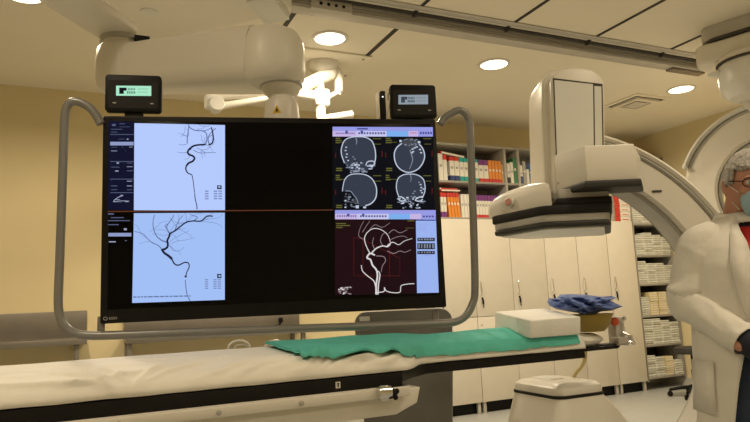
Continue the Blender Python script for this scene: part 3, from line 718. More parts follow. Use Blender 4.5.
mb = MB().tube([Q(331, 70), Q(338, 73), Q(339.5, 80)], [.045, .04, .03], 12, smooth=4); mb.tube([Q(339, 80), Q(338.7, 92)], [0.038, 0.036], 14); mb.tube([Q(339, 91), Q(338, 95)], .026, 12)
mb.build('lamp_socket', M_WHITE, t, 'world')
mb = MB().tube([Q(336, 93), Q(329, 97), Q(324, 103), Q(321.5, 110), Q(320.5, 124)], 0.02, 10, smooth=4); mb.build('hose', M_WHITE2, t, 'world')
mb = MB().tube([Q(294, 93), Q(320, 97)], [0.045, 0.05], 14); mb.build('lower_arm', M_WHITE, t, 'world')
mb = MB().tube([Q(209, 98, .05), Q(240, 95), Q(268, 90)], [0.028, 0.036, 0.045], 12); mb.tube([Q(268, 90), Q(294, 93)], .045, 12)
mb.tube([Q(222, 106), Q(252, 101), Q(268, 98)], [.03, .026, .024], 12); mb.build('left_spring_arm', M_WHITE, t, 'world')
mb = MB().box(Q(211, 102), (0.10, 0.08, 0.12), 0.02); c = Q(216, 105); mb.lathe([(.055, -.06), (.06, -.05), (.06, .05), (.055, .06)], 20, M=Matrix.Translation(c) @ Matrix.Rotation(PI / 2, 4, 'X')); mb.build('elbow_joint', M_WHITE2, t, 'world')
mb = MB().tube([Q(330, 117.5), Q(352, 114.5)], [.03, .035], 12); mb.tube([Q(320, 119), Q(332, 117)], .03, 12); mb.build('lamp_yoke', M_WHITE, t, 'world')

# ------------------------------------------------------------------ steel wall counters on the left
def counter(x0, x1, ztop, zc, depth, label, legs):
    t = thing('steel_counter', label, 'counter', ((x0 + x1) / 2, YB - depth / 2, 0))
    MB().box(((x0 + x1) / 2, YB - .012, (ztop + zc) / 2), (x1 - x0, 0.022, ztop - zc), 0.003).build('backsplash', M_STEEL, t, 'world')
    MB().box(((x0 + x1) / 2, YB - depth / 2 - .002, zc), (x1 - x0, depth, 0.05), 0.004).build('worktop', M_STEEL, t, 'world')
    for x in legs:
        for y in (YB - depth + .05, YB - .06): MB().box((x, y, (zc - .025) / 2), (0.04, 0.04, zc - .025), 0.004).build('leg', M_STEEL, t, 'world')
    MB().box(((x0 + x1) / 2, YB - depth / 2, 0.25), (x1 - x0 - .06, depth - .1, 0.03), 0.004).build('undershelf', M_STEEL, t, 'world')
    return t
cl0 = at_y(87.6, 310, YB - .02)
counter(-2.2, 0.055, 1.258, 1.005, 0.42, 'stainless steel wall counter with backsplash at the left edge', (-2.1, -0.02))
counter(0.36, 2.02, 1.15, 0.985, 0.45, 'lower stainless steel counter behind the monitor guard bar', (0.385, 1.93))
t = thing('black_wall_clip', 'small black clip hanging on the steel backsplash below the monitor', 'clip', at_y(281, 322, YB - .03))
p = at_y(281, 320, YB - .035); MB().box(p, (0.035, 0.02, 0.05), 0.005).build('clip_body', M_BLACK, t, 'world')
MB().tube([p + Vector((.0, 0, -.02)), p + Vector((-.03, 0, -.07))], 0.008, 8).build('clip_tail', M_BLACK, t, 'world')

# ------------------------------------------------------------------ grey upright shield behind the table
pl_, pr_ = at_d(355, 330, 3.1), at_d(452, 330, 3.1)
u_ = Vector((pr_.x - pl_.x, pr_.y - pl_.y, 0)); sw = u_.length; srz = math.atan2(u_.y, u_.x)
t = thing('grey_shield', 'grey upright panel with rounded top corners behind the patient table', 'shield', ((pl_.x + pr_.x) / 2, (pl_.y + pr_.y) / 2, 0), srz)
h = 1.175; w = sw
poly = [(-w / 2 * .72, 0.06), (w / 2 * .72, 0.06), (w / 2 * .97, 0.95)]
for k in range(7): a_ = math.radians(k * 15); poly.append((w / 2 - .06 + .06 * math.cos(a_), h - .06 + .06 * math.sin(a_)))
for k in range(7): a_ = math.radians(90 + k * 15); poly.append((-w / 2 + .06 + .06 * math.cos(a_), h - .06 + .06 * math.sin(a_)))
poly.append((-w / 2 * .97, 0.95))
MB().prism(poly, 0, 0.05, M=XZ, bev=0.012).build('panel', M_SHIELD, t)
MB().box((0, -.02, 0.04), (w * .8, 0.36, 0.05), 0.01).build('base', M_SHIELD, t)
for sx in (-1, 1):
    for sy in (-1, 1): MB().lathe([(.012, -.02), (.02, -.018), (.02, .018), (.012, .02)], 14, M=Matrix.Translation((sx * w * .36, -.02 + sy * .15, .02)) @ Matrix.Rotation(PI / 2, 4, 'Y')).build('caster', M_BLACK, t)
MB().box((-w / 2 + .05, -.0512, h - .035), (0.05, 0.002, 0.022)).build('label_sticker', M_WHITE2, t)

# ------------------------------------------------------------------ patient table
tab = thing('patient_table', 'long angiography patient table with black edge running to the right', 'patient table', (0.4, 2.2, 0))
YC = 2.205
def outline(n0, narrow, x0, x1, xa=0.99, xb=1.17, endr=0.0):
    return [(x0, YC - n0), (xa, YC - n0), ((xa + xb) / 2, YC - (n0 * .42 + narrow * .58)), (xb, YC - narrow), (x1 - endr, YC - narrow), (x1, YC - narrow + endr), (x1, YC + narrow - endr), (x1 - endr, YC + narrow), (xb, YC + narrow), ((xa + xb) / 2, YC + (n0 * .42 + narrow * .58)), (xa, YC + n0), (x0, YC + n0)]
mb = MB().prism(outline(.235, .085, -0.9, 1.925), 0.947, 0.982, bev=0.004)
mb.box((0.045, YC - .225, 0.957), (1.89, 0.022, 0.05), 0.005); mb.box((0.045, YC + .225, 0.957), (1.89, 0.022, 0.05), 0.005)
mb.build('tabletop', M_CARBON, tab, 'world')
mb = MB().prism(outline(.200, .060, -0.9, 1.90), 0.982, 1.022, bev=0.015); mb.build('mattress', mat('mattress_cover', (.6, .58, .52), .7), tab, 'world')
mb = MB().box((2.0, YC + .02, 0.975), (0.30, 0.15, 0.014), 0.004); mb.build('head_board', M_CARBON, tab, 'world')
mb = MB().box((0.02, YC - .262, 0.922), (1.96, 0.02, 0.030), 0.004); mb.box((.02, YC - .245, .922), (1.9, .03, .02))
mb.build('accessory_rail', M_WHITE, tab, 'world')
for x in (-.5, -.2, 0.1, .37, .62): MB().lathe([(.008, 0), (.008, .006), (.004, .008)], 10, M=Matrix.Translation((x, YC - .272, .922)) @ Matrix.Rotation(PI / 2, 4, 'X')).build('rail_screw', M_ENDGREY, tab, 'world')
poly = [(-0.9, .845), (0.96, .845), (1.04, .875), (1.055, .925), (0.9, .925), (0.9, .94), (-.9, .94)]
mb = MB().prism(poly, 0.0, 0.44, M=Matrix.Translation((0, YC + .2, 0)) @ XZ, bev=.008); mb.build('side_housing', M_WHITE, tab, 'world')
mb = MB().box((-0.2, YC, 0.46), (0.75, 0.36, 0.78), 0.03); mb.box((-.2, YC, .04), (.9, .5, .08), .02); mb.build('pedestal', M_WHITE2, tab, 'world')
# rail clamp with black knob
c = at_y(388, 393, YC - .285); mb = MB().tube([at_y(378, 393, YC - .285), at_y(390, 392, YC - .285)], 0.021, 16); mb.box(at_y(383, 393, YC - .275), (.03, .03, .05), .004); mb.build('rail_clamp', M_CHROME, tab, 'world')
mb = MB(); ck = at_y(393, 393.5, YC - .29); mb.ball(ck, (.016, .014, .016), n=10)
for k in range(4): mb.ball(ck + Vector((.014 * math.cos(k * PI / 2 + .5), -.004, .014 * math.sin(k * PI / 2 + .5))), .009, n=8)
mb.build('clamp_knob', M_BLACK, tab, 'world')
pq = at_y(338, 385, YC - .237); mb = MB().box(pq, (.016, .002, .02)); mb.build('edge_sticker', M_WHITE2, tab, 'world')
mb = MB().box(pq + Vector((0, -.0014, 0)), (.004, .001, .013)); mb.box(pq + Vector((0, -.0014, .004)), (.008, .001, .003)); mb.build('sticker_mark', M_BLACK, tab, 'world')
# head-end cushion
mb = MB(); rings = []
for (x, hw, hz) in ((1.85, .06, .02), (1.93, .075, .03), (2.0, .075, .032), (2.06, .065, .028), (2.09, .045, .018), (2.10, .02, .008)):
    rings.append([Vector((x, YC + .02 + hw * math.cos(a), 1.012 + hz * math.sin(a))) for a in [2 * PI * k / 16 for k in range(16)]])
mb.loft(rings); mb.build('head_cushion', M_SHEET, tab, 'world')
# end clamp block with orange dial
mb = MB(); cc = at_d(617, 331, 2.86)
def qb(px, py, d, dims, m, name, bev=.004): MB().box(at_d(px, py, d), dims, bev).build(name, m, tab, 'world')
qb(616.5, 331, 2.86, (.055, .05, .125), M_ALUL, 'end_clamp'); qb(622, 340, 2.84, (.09, .05, .03), M_ALUL, 'clamp_arm'); qb(607, 345.5, 2.84, (.10, .06, .018), M_BUMPG, 'clamp_plate')
cd_ = at_d(614.5, 321.5, 2.82); mb = MB().lathe([(.014, -.008), (.019, -.005), (.019, .005), (.014, .008)], 18, M=Matrix.Translation(cd_) @ Matrix.Rotation(PI / 2, 4, 'X') @ Matrix.Rotation(-.4, 4, 'Y')); mb.build('orange_dial', M_ORANGE, tab, 'world')
mb = MB()
for (px, py, r) in ((624, 318.5, .010), (633, 343, .012), (630, 336, .010), (627, 344.5, .009)): mb.ball(at_d(px, py, 2.83), r, n=10)
mb.tube([at_d(624, 340, 2.83), at_d(634, 343, 2.83)], .007, 8); mb.tube([at_d(622, 332, 2.83), at_d(631, 336, 2.83)], .006, 8)
mb.build('clamp_lever', M_CHROME, tab, 'world')

# sheet over the mattress
def ynear(x):
    if x <= 0.99: return YC - .238
    if x >= 1.17: return YC - .090
    f = (x - .99) / .18; f = f * f * (3 - 2 * f); return YC - .238 + f * .148
def yfar(x): return 2 * YC - ynear(x) + (.02 if x < 1 else .0)
PROF = [(0.0, .986), (.004, 1.0), (.012, 1.014), (.03, 1.030), (.06, 1.042), (.10, 1.050), (.15, 1.056), (.22, 1.062), (.30, 1.068), (.38, 1.072), (.44, 1.070), (.472, 1.058), (.485, 1.03), (.49, .99)]
def bed_point(x, v, lift=0.0):
    yn, yf = ynear(x), yfar(x); wv = (yf - yn) / .49
    s_ = v * .49
    for (a, b) in zip(PROF[:-1], PROF[1:]):
        if a[0] <= s_ <= b[0]: z = a[1] + (b[1] - a[1]) * (s_ - a[0]) / (b[0] - a[0]); break
    narrow = max(0, min(1, (x - .95) / .3)); z = z - narrow * .008 * (z > 1.0)
    return Vector((x, yn + s_ * wv, z + lift))
random.seed(4)
CREASES = [(.10, .02, -.10, .34, .009), (.13, .02, .02, .40, .008), (.15, .02, .26, .30, .010), (.17, .02, .44, .36, .008), (.12, .02, -.30, .16, .007), (-.05, .05, .30, .22, .006), (.30, .02, .66, .30, .006), (.40, .02, .74, .22, .007), (.52, .02, .84, .20, .006)]
CREASES += [(.60 + .045 * k, .02, .74 + .05 * k, .12 + .03 * (k % 3), .0075) for k in range(8)]
CREASES += [(1.05 + .08 * k, .0, 1.16 + .08 * k, .10, .004) for k in range(9)]
CREASES += [(-.8, .40, .55, .36, .005), (-.5, .58, .60, .54, .004), (-.8, .22, .0, .27, .005)]
def wrinkle(x, v):
    s_ = v * .49
    a = noise.noise(Vector((x * 5, v * 3.0, 0.3))) * .004
    for (xa, va, xb, vb, h) in CREASES:
        ax_, ay_, bx_, by_ = xa, va * .49, xb, vb * .49
        dx, dy = bx_ - ax_, by_ - ay_; L2 = dx * dx + dy * dy
        t = max(0, min(1, ((x - ax_) * dx + (s_ - ay_) * dy) / L2))
        wob = .008 * math.sin(t * 7 + xa * 20)
        d = math.hypot(x - ax_ - dx * t, s_ - ay_ - dy * t + wob)
        if d < .06: a += h * 1.9 * math.exp(-(d / .010) ** 2) * (.35 + .65 * math.sin(PI * min(1, t * .9 + .1)))
    return a
mb = MB(); NX, NV = 300, 44; rows = []
for i in range(NX + 1):
    x = -0.85 + (1.93 + .85) * i / NX; r_ = []
    for j in range(NV + 1):
        v = (j / NV); v = v * v * .5 + v * .5 if v < 1 else 1
        p = bed_point(x, v); k = 0 if v == 0 else 1
        a = wrinkle(x, v); p += Vector((0, -a * 1.2 * max(0, 1 - v * 4) * min(1, v * 12 + .15), a * (min(1, v * 8)) * (1 if v < .95 else 0)))
        if v == 0: p.z += .002 * noise.noise(Vector((x * 9, 0, 0)))
        r_.append(p)
    rows.append(r_)
mb.add([p for r in rows for p in r], [[i * (NV + 1) + j, (i + 1) * (NV + 1) + j, (i + 1) * (NV + 1) + j + 1, i * (NV + 1) + j + 1] for i in range(NX) for j in range(NV)])
sheet = mb.build('bed_sheet', M_SHEET, angle=80, solid=0.003)
tag(sheet, 'creased white sheet spread over the mattress of the patient table', 'sheet')

# green drape folded along the table
def drape_pt(u, v, lift):
    """u along the table 0..1, v across 0 (near) .. 1 (far)"""
    xl = 0.655 - .03 * v; xr = 1.90
    x = xl + (xr - xl) * u
    k = max(0, min(1, (x - .96) / .16)); vn = .062 * (1 - k) + .012 * k + .008 * noise.noise(Vector((u * 9, 0, 4))) * (1 - k)
    vf = 0.80 + .13 * max(0, min(1, (x - .62) / .45))
    vv = vn + (vf - vn) * v
    p = bed_point(x, vv, 0)
    w_ = .006 * noise.noise(Vector((x * 6, v * 2.5, 1.7))) + .007 * math.exp(-((x - 1.12) / .09) ** 2) * math.exp(-((v - .85) / .2) ** 2)
    p.z += lift + max(w_, -.004) + .008 + max(0, wrinkle(x, vv))
    p.y -= max(0, wrinkle(x, vv)) * 1.2 * max(0, 1 - vv * 4)
    if v == 0: p.y -= .004
    return p
mb = MB(); NU, NW = 90, 16
top = [[drape_pt(i / NU, j / NW, .012 if 0 < j < NW else .008) for j in range(NW + 1)] for i in range(NU + 1)]
bot = [[drape_pt(i / NU, j / NW, .002) for j in range(NW + 1)] for i in range(NU + 1)]
rings = [t_ + b_[::-1] for t_, b_ in zip(top, bot)]
mb.loft(rings); dr = mb.build('surgical_drape', M_GREEN, angle=60)
tag(dr, 'folded green surgical drape lying on the white sheet of the table', 'drape')

# foam block
def fp(px, py, d): return at_d(px, py, d)
N_, R_, B_, L_ = fp(530.5, 320.5, 2.55), fp(581, 316.5, 2.66), fp(535.5, 308.2, 2.87), fp(494.5, 311.5, 2.74)
Nb, Rb, Lb = fp(530.5, 338.5, 2.55), fp(581, 334.5, 2.66), fp(494.5, 331, 2.74); Bb = Lb + (Rb - Nb)
B_ = L_ + (R_ - N_) + Vector((0, 0, .0))
mb = MB().hexa([Nb, Rb, Bb, Lb], [N_, R_, B_, L_], .006, seg=3)
o = mb.build('foam_block', M_FOAM); tag(o, 'white square foam block resting on the green drape', 'foam block')

# olive bowl and crumpled blue wrap
cb = at_d(591, 328, 2.80)
t = thing('olive_bowl', 'olive yellow plastic bowl under the blue wrap at the table end', 'bowl', (cb.x, cb.y, 1.046))
MB().lathe([(.03, .0), (.055, .002), (.072, .018), (.088, .045), (.096, .072), (.100, .074), (.097, .076), (.085, .05), (.068, .02), (.02, .006)], 30).build('bowl_body', M_BOWL, t)
random.seed(11)
mb = MB()
outl = [(547, 302), (549, 298), (556, 298.5), (560, 294.5), (570, 294), (584, 294.5), (600, 296.5), (612, 296), (617, 298), (610, 300.5), (623, 306.5), (612, 310.5), (601, 311.5), (592, 315.5), (586, 317.5), (578, 313), (566, 311), (556, 309), (550, 306)]
cxp, cyp = 583, 304; nring = 9; pts = []; 
dense = []
for i in range(len(outl)):
    a, b = outl[i], outl[(i + 1) % len(outl)]
    for k in range(3): dense.append((a[0] + (b[0] - a[0]) * k / 3, a[1] + (b[1] - a[1]) * k / 3))
n_ = len(dense); vs = []; fs = []
for side_ in (1, -1):
    for r_ in range(nring + 1):
        f = 1 - r_ / nring
        for k, (x, y) in enumerate(dense):
            X_, Y_ = cxp + (x - cxp) * f, cyp + (y - cyp) * f
            crump = noise.noise(Vector((X_ * .16 * (1 if side_ > 0 else 1.3), Y_ * .42, 3.7 * side_))) * .035 + noise.noise(Vector((X_ * .35 + Y_ * .5, Y_ * .5, 9 * side_))) * .016
            bulge = .085 * (1 - f * f) ** .5 if f < 1 else 0
            ridge = .03 * math.sin((X_ - Y_ * 2.2) * .33) * (1 - f)
            vs.append(at_d(X_, Y_, 2.80 - side_ * (bulge + (crump + ridge) * (1 if f < 1 else 0))))
    base_ = 0 if side_ == 1 else (nring + 1) * n_
    for r_ in range(nring):
        for k in range(n_): fs.append([base_ + r_ * n_ + k, base_ + r_ * n_ + (k + 1) % n_, base_ + (r_ + 1) * n_ + (k + 1) % n_, base_ + (r_ + 1) * n_ + k])
mb.add(vs, fs); 
bm = bmesh.new(); 
o = mb.build('blue_wrap', M_BLUE, angle=28)
bm = bmesh.new(); bm.from_mesh(o.data); bmesh.ops.remove_doubles(bm, verts=bm.verts[:], dist=1e-4); bmesh.ops.recalc_face_normals(bm, faces=bm.faces[:]); bm.to_mesh(o.data); bm.free()
tag(o, 'crumpled blue wrapping cloth lying on the olive bowl', 'cloth')
# pale hose hanging under the head end
mb = MB().tube([at_d(583.5, 343, 2.86), at_d(585, 350, 2.84), at_d(585, 358, 2.84), at_d(582, 366, 2.85), at_d(576, 373, 2.86), at_d(573, 379, 2.87)], .0085, 10, smooth=5)
o = mb.build('table_hose', M_HOSE); tag(o, 'pale yellow hose hanging from the table end to the tube housing', 'hose')
# white tubing loops on the far side of the bed
for i, (px, lab) in enumerate(((239, 'white tubing loop at the far bed edge, left of the other loop'), (275, 'white tubing loop at the far bed edge beside the green drape'))):
    c = at_y(px, 346.5, 2.475)
    mb = MB().tube([c + Vector((.042 * math.cos(a), 0, -.075 if k in (0, 12) else .028 * math.sin(a) - .005)) for k, a in [(k, PI * k / 12) for k in range(13)]], .0042, 8)
    mb.tube([c + Vector((-.02, .008, -.07)), c + Vector((-.015, .008, -.002)), c + Vector((.02, .008, .006)), c + Vector((.038, .008, -.004))], .003, 8, smooth=4)
    o = mb.build('tubing_loop', M_WHITE2); tag(o, lab, 'tubing', 'tubing loops')

# ------------------------------------------------------------------ floor C-arm with detector
ISO = at_d(560, 305, 2.85); CU = CAM_R @ Vector((1, 0, 0)); CU.z = 0; CU.normalize(); CV = Vector((-CU.y, CU.x, 0))
CRZ = math.atan2(CU.y, CU.x)
carm = thing('c_arm', 'off-white floor C-arm with flat detector over the table end and curved arm behind the doctor', 'x-ray machine', (ISO.x, ISO.y, 0), CRZ)
CINV = WM[carm].inverted()
def cl(px, py, ly=0.0):
    return CINV @ at_plane(px, py, ISO + CV * ly, CV)
# detector column
f = [cl(x, y, -.10) for x, y in ((555, 197), (551.5, 100), (551, 82), (553, 75), (558, 70), (566, 67.5), (580, 67), (592, 69), (600, 73.5), (604, 81), (605, 92), (606.5, 197))]
poly = [(p.x, p.z) for p in f]
col_ = MB().prism(poly, .10, -.19, M=XZ, bev=.016, seg=3).build('detector_column', M_WHITE, carm)
P_ = lambda lst, ly: [(q.x, q.z) for q in [cl(x, y, ly) for x, y in lst]]
MB().prism(P_([(553, 78), (602.5, 84), (604.5, 188), (557, 185)], -.101), .1005, .1015, M=XZ).build('panel_seam', M_JOINT, col_)
MB().prism(P_([(554.3, 80), (593.0, 84.2), (594.2, 188), (558.0, 185)], -.102), .1005, .103, M=XZ).build('front_panel', M_WHITE2, col_)
MB().prism(P_([(594.3, 86), (601.3, 86.5), (603.0, 188), (595.5, 188)], -.102), .1005, .103, M=XZ).build('side_panel', M_WHITE2, col_)
# second inner shell on the left of the column
f = [cl(x, y, -.02) for x, y in ((543, 195), (540.5, 110), (540.5, 86), (543, 78), (548, 73), (556, 70.5), (585, 72), (596, 195))]
MB().prism([(p.x, p.z) for p in f], .05, -.22, M=XZ, bev=.02, seg=3).build('column_shell', M_WHITE, carm)
# box at the end of the arm with bumper
def plan(px3, z):
    """plan polygon from (px, ly) at photo pixels, taken at height z through row py"""
    out = []
    for (x, y, ly) in px3: p = cl(x, y, ly); out.append((p.x, p.y))
    return out
pb = plan([(556, 170, -.12), (586, 163, -.28), (636, 164, -.28), (641, 165, -.02), (554, 165, -.02)], 0)
MB().prism(pb, 1.668, 1.826, bev=.008).build('arm_end_box', M_WHITE, carm)
pb2 = plan([(560, 185, -.13), (585, 185, -.30), (642, 185, -.30), (643, 185, -.13), (562, 185, -.10)], 0)
MB().prism(pb2, 1.641, 1.674, bev=.010, seg=3).build('end_bumper', M_BUMPG, carm)
for q in ((557.8, 157), (558.6, 183)):
    p = cl(q[0], q[1], -.125); MB().ball((p.x, p.y, p.z), .006, n=8).build('cover_screw', M_ENDGREY, carm)
# detector plates
pd = plan([(490, 225, .06), (543, 222, -.24), (613, 222, -.24), (611, 220, .22), (520, 220, .24)], 0)
def inset(poly, k, dx=0): 
    cx_ = sum(p[0] for p in poly) / len(poly); cy_ = sum(p[1] for p in poly) / len(poly); return [(cx_ + (p[0] - cx_) * k + dx, cy_ + (p[1] - cy_) * k) for p in poly]
def roundpoly(poly, r, n=4):
    out = []; N = len(poly)
    for i in range(N):
        p0, p1, p2 = Vector(poly[i - 1]), Vector(poly[i]), Vector(poly[(i + 1) % N])
        a = p1 + (p0 - p1).normalized() * r; b = p1 + (p2 - p1).normalized() * r
        for k in range(n + 1):
            t_ = k / n; out.append(tuple(a * (1 - t_) ** 2 + p1 * 2 * t_ * (1 - t_) + b * t_ * t_))
    return out
PD = roundpoly(pd, .04)
MB().prism(PD, 1.548, 1.586, bev=.006).build('upper_bumper', M_BUMP, carm)
MB().prism(inset(PD, .965), 1.517, 1.550, bev=.006).build('detector_plate', M_ENDGREY, carm)
MB().prism(inset(PD, .975), 1.494, 1.518, bev=.009, seg=3).build('lower_bumper', M_BUMPG, carm)
MB().prism(inset(PD, .86), 1.486, 1.4945, bev=.003).build('detector_window', M_WHITE2, carm)
st_ = roundpoly(plan([(557, 205, -.215), (612.5, 205, -.215), (611, 200, .18), (545, 200, .18)], 0), .01)
MB().prism(st_, 1.585, 1.618, bev=.004).build('bumper_step', M_BUMP, carm)
MB().prism(inset(st_, .93), 1.617, 1.66, bev=.004).build('neck_plate', M_ENDGREY, carm)
# nose housing: rounded cover on the left of the column
rings = []
nl = cl(490, 213, .06); 
for (px_, pt) in ((489.5, 211), (491.5, 206), (496, 200.5), (503, 195.5), (514, 190.5), (526, 186.5), (538, 183), (552, 181)):
    k = (px_ - 489.5) / (552 - 489.5); lyf = .055 - .27 * min(1, k * 1.06) ; lyb = .09 + .13 * min(1, k * 3)
    fr = cl(px_, pt, (lyf + .06)); zt = max(1.60, fr.z); xf = cl(px_, 205, lyf).x
    w_ = lyb - lyf; zb_ = 1.584
    rings.append([Vector((xf, lyf, zb_)), Vector((xf, lyf + .002, zb_ + (zt - zb_) * .55)), Vector((xf, lyf + w_ * .06, zb_ + (zt - zb_) * .86)), Vector((xf, lyf + w_ * .2, zt)), Vector((xf, lyb - w_ * .2, zt)), Vector((xf, lyb, zb_ + (zt - zb_) * .6)), Vector((xf, lyb, zb_))])
mb = MB().loft(rings); nose = mb.build('nose_housing', M_WHITE, carm, angle=50)
pbn = cl(509.5, 202.5, -.045); pbn2 = cl(509.5, 202.5, -.02)
nd = Vector((-.62, -.78, .12)).normalized()
def disc(c, n_, r, h, name, m, par): return MB().lathe([(r, 0), (r, h * .6), (r * .8, h)], 20, M=Matrix.Translation(c) @ n_.to_track_quat('Z', 'Y').to_matrix().to_4x4()).build(name, m, par)
disc(pbn, nd, .023, .012, 'release_ring', M_WHITE2, nose); disc(pbn + nd * .006, nd, .018, .012, 'release_button', M_PINK, nose)
# the C itself
_c = cl(556, 330, .02); CC = (_c.x, _c.z)
def arc(r0, r1, y0, y1, a0, a1, n=48, bev=.0):
    rings = []
    for i in range(n + 1):
        a = math.radians(a0 + (a1 - a0) * i / n); c, s = math.cos(a), math.sin(a)
        sec = [(r0 + .012, y0), (r1 - .012, y0), (r1, y0 + .012), (r1, y1 - .012), (r1 - .012, y1), (r0 + .012, y1), (r0, y1 - .012), (r0, y0 + .012)]
        rings.append([Vector((CC[0] + r * c, y, CC[1] + r * s)) for r, y in sec])
    return MB().loft(rings)
arc(.752, .896, .02, .24, 88, -75).build('c_arc', M_WHITE, carm, angle=40)
arc(.905, .930, -.005, .26, 80, -70).build('outer_rim', M_WHITE, carm, angle=40)
arc(.890, .907, .008, .10, 80, -70).build('rim_groove', M_ENDGREY, carm, angle=40)
arc(.738, .750, .05, .21, 80, -70).build('inner_track', M_ENDGREY, carm, angle=40)
p = cl(655, 193.5, .018); mb = MB().box((p.x + .01, .018, p.z + .01), (.045, .006, .010), .002); mb.build('handle_slot', M_DARK, carm)
# tube housing below the table
def rr(w, d, r, cx_, cy_, n=5): return rrect(w, d, r, n, cx_, cy_)
tN, tR, tL = at_z(551, 398, .795), at_z(610, 391.5, .795), at_z(515.5, 388.5, .795)
tx0, tx1, ty0, ty1 = (tN.x + tL.x) / 2, tR.x, (tN.y + tR.y) / 2, tL.y
tcx, tcy, tw, td = (tx0 + tx1) / 2, (ty0 + ty1) / 2, tx1 - tx0, ty1 - ty0
rings = []
for (z, l, r, f_, b_) in ((.10, .09, .26, .10, .10), (.45, .06, .19, .08, .06), (.62, .035, .115, .05, .04), (.70, .018, .066, .03, .02), (.755, .005, .025, .01, .01), (.784, 0, 0, 0, 0)):
    rings.append([Vector((x, y, z)) for x, y in rrect(tw + l + r, td + f_ + b_, .05, 5, tcx + (r - l) / 2, tcy + (b_ - f_) / 2)])
MB().loft(rings).build('tube_housing', M_WHITE, carm, 'world')
MB().prism(rrect(tw + .006, td + .006, .05, 5, tcx, tcy), .784, .797, bev=.003).build('tube_gasket', M_BUMP, carm, 'world')
rings = []
for (z, k) in ((.797, .99), (.81, 1.0), (.826, .97), (.838, .86), (.843, .70)):
    rings.append([Vector((x, y, z)) for x, y in rrect(tw * k, td * k, .05 * k, 5, tcx, tcy)])
MB().loft(rings).build('tube_lid', M_WHITE, carm, 'world')
MB().prism(rrect(.10, .14, .03, 5, tcx, tcy + .06), .841, .845, bev=.001).build('tube_window', M_WHITE2, carm, 'world')
MB().box((tcx, tcy + .12, .22), (.3, .3, .24), .04).build('tube_foot', M_WHITE, carm, 'world')
# stand at the far right of the C
mb = MB().box((1.08, .18, .62), (.34, .42, 1.24), .05); mb.box((1.05, .2, .05), (.8, .8, .1), .03); mb.box((.90, .14, 1.09), (.24, .16, .34), .03); mb.build('stand', M_WHITE, carm)

# ------------------------------------------------------------------ second C-arm hanging from the ceiling, parked at the back right
LC = at_d(780, 188, 5.4); lu = Vector((LC.y, -LC.x, 0)).normalized(); LRZ = math.atan2(lu.y, lu.x)
lat = thing('ceiling_c_arm', 'second off-white C-arm hanging from the ceiling carriage at the far right', 'x-ray machine', (LC.x, LC.y, CEIL), LRZ)
LINV = WM[lat].inverted(); LV = Vector((-lu.y, lu.x, 0))
def ll(px, py, ly=0): return LINV @ at_plane(px, py, LC + LV * ly, LV)
c0 = ll(780, 188)
def arcl(r0, r1, y0, y1, a0, a1, n=40):
    rings = []
    for i in range(n + 1):
        a = math.radians(a0 + (a1 - a0) * i / n); c, s = math.cos(a), math.sin(a)
        sec = [(r0 + .02, y0), (r1 - .02, y0), (r1, y0 + .02), (r1, y1 - .02), (r1 - .02, y1), (r0 + .02, y1), (r0, y1 - .02), (r0, y0 + .02)]
        rings.append([Vector((c0.x + r * c, y, c0.z + r * s)) for r, y in sec])
    return MB().loft(rings)
arcl(.47, .735, -.02, .30, 20, 215).build('c_arc', M_WHITE, lat, angle=40)
arcl(.735, .775, -.06, .34, 20, 158).build('outer_rim', M_WHITE2, lat, angle=40)
arcl(.70, .737, -.035, .0, 20, 158).build('rim_groove', M_ENDGREY, lat, angle=40)
arcl(.44, .472, .03, .25, 20, 215).build('inner_track', M_ENDGREY, lat, angle=40)
a = math.radians(158); MB().ball((c0.x + .755 * math.cos(a), -.05, c0.z + .755 * math.sin(a)), .024, n=12).build('rim_end_cap', M_WHITE2, lat)
# carriage under the rail end, and its swivel disc
ca, cb_ = at_d(711, 70, 5.20), at_d(800, 40, 4.75); dd = (cb_ - ca); dd.z = 0; L_ = dd.length; dd.normalize(); dn = Vector((-dd.y, dd.x, 0))
pl2 = []
for k in range(9): a = PI / 2 + PI * k / 8; pl2.append((.15 * math.cos(a) * .6, .16 * math.sin(a)))
pl2 += [(L_, -.16), (L_, .16)]
MT = Matrix.Translation((ca.x, ca.y, 0)) @ Matrix.Rotation(math.atan2(dd.y, dd.x), 4, 'Z')
zc = ca.z
MB().prism(pl2, 2.98, 3.14, M=MT, bev=.03, seg=3).build('carriage', M_WHITE, lat, 'world')
MB().prism([(p[0] + .1, p[1] * 1.05) for p in pl2], 3.14, 3.165, M=MT).build('carriage_seam', M_DARK, lat, 'world')
MB().prism([(p[0] + .06, p[1] * .9) for p in pl2], 3.165, 3.279, M=MT).build('carriage_top', M_ALUL, lat, 'world')
p = at_d(717, 74, 5.05); MB().box(p, (.10, .10, .03), .008).build('carriage_foot', M_WHITE2, lat, 'world')
sc_ = at_d(757, 85, 4.95)
MB().lathe([(.10, 2.64), (.20, 2.66), (.245, 2.71), (.26, 2.78), (.26, 2.90), (.25, 2.93)], 36, c=(sc_.x, sc_.y, 0)).build('swivel_disc', M_WHITE2, lat, 'world')
MB().lathe([(.265, 2.928), (.265, 2.945)], 36, c=(sc_.x, sc_.y, 0)).build('swivel_seam', M_DARK, lat, 'world')
MB().lathe([(.255, 2.944), (.25, 2.985)], 36, c=(sc_.x, sc_.y, 0)).build('swivel_top', M_WHITE, lat, 'world')
top_ = WM[lat] @ Vector((c0.x + .02, .12, c0.z + .72))
MB().tube([(sc_.x, sc_.y, 2.68), top_ + Vector((0, 0, -.02))], [.13, .12], 20).build('hanger', M_WHITE, lat, 'world')

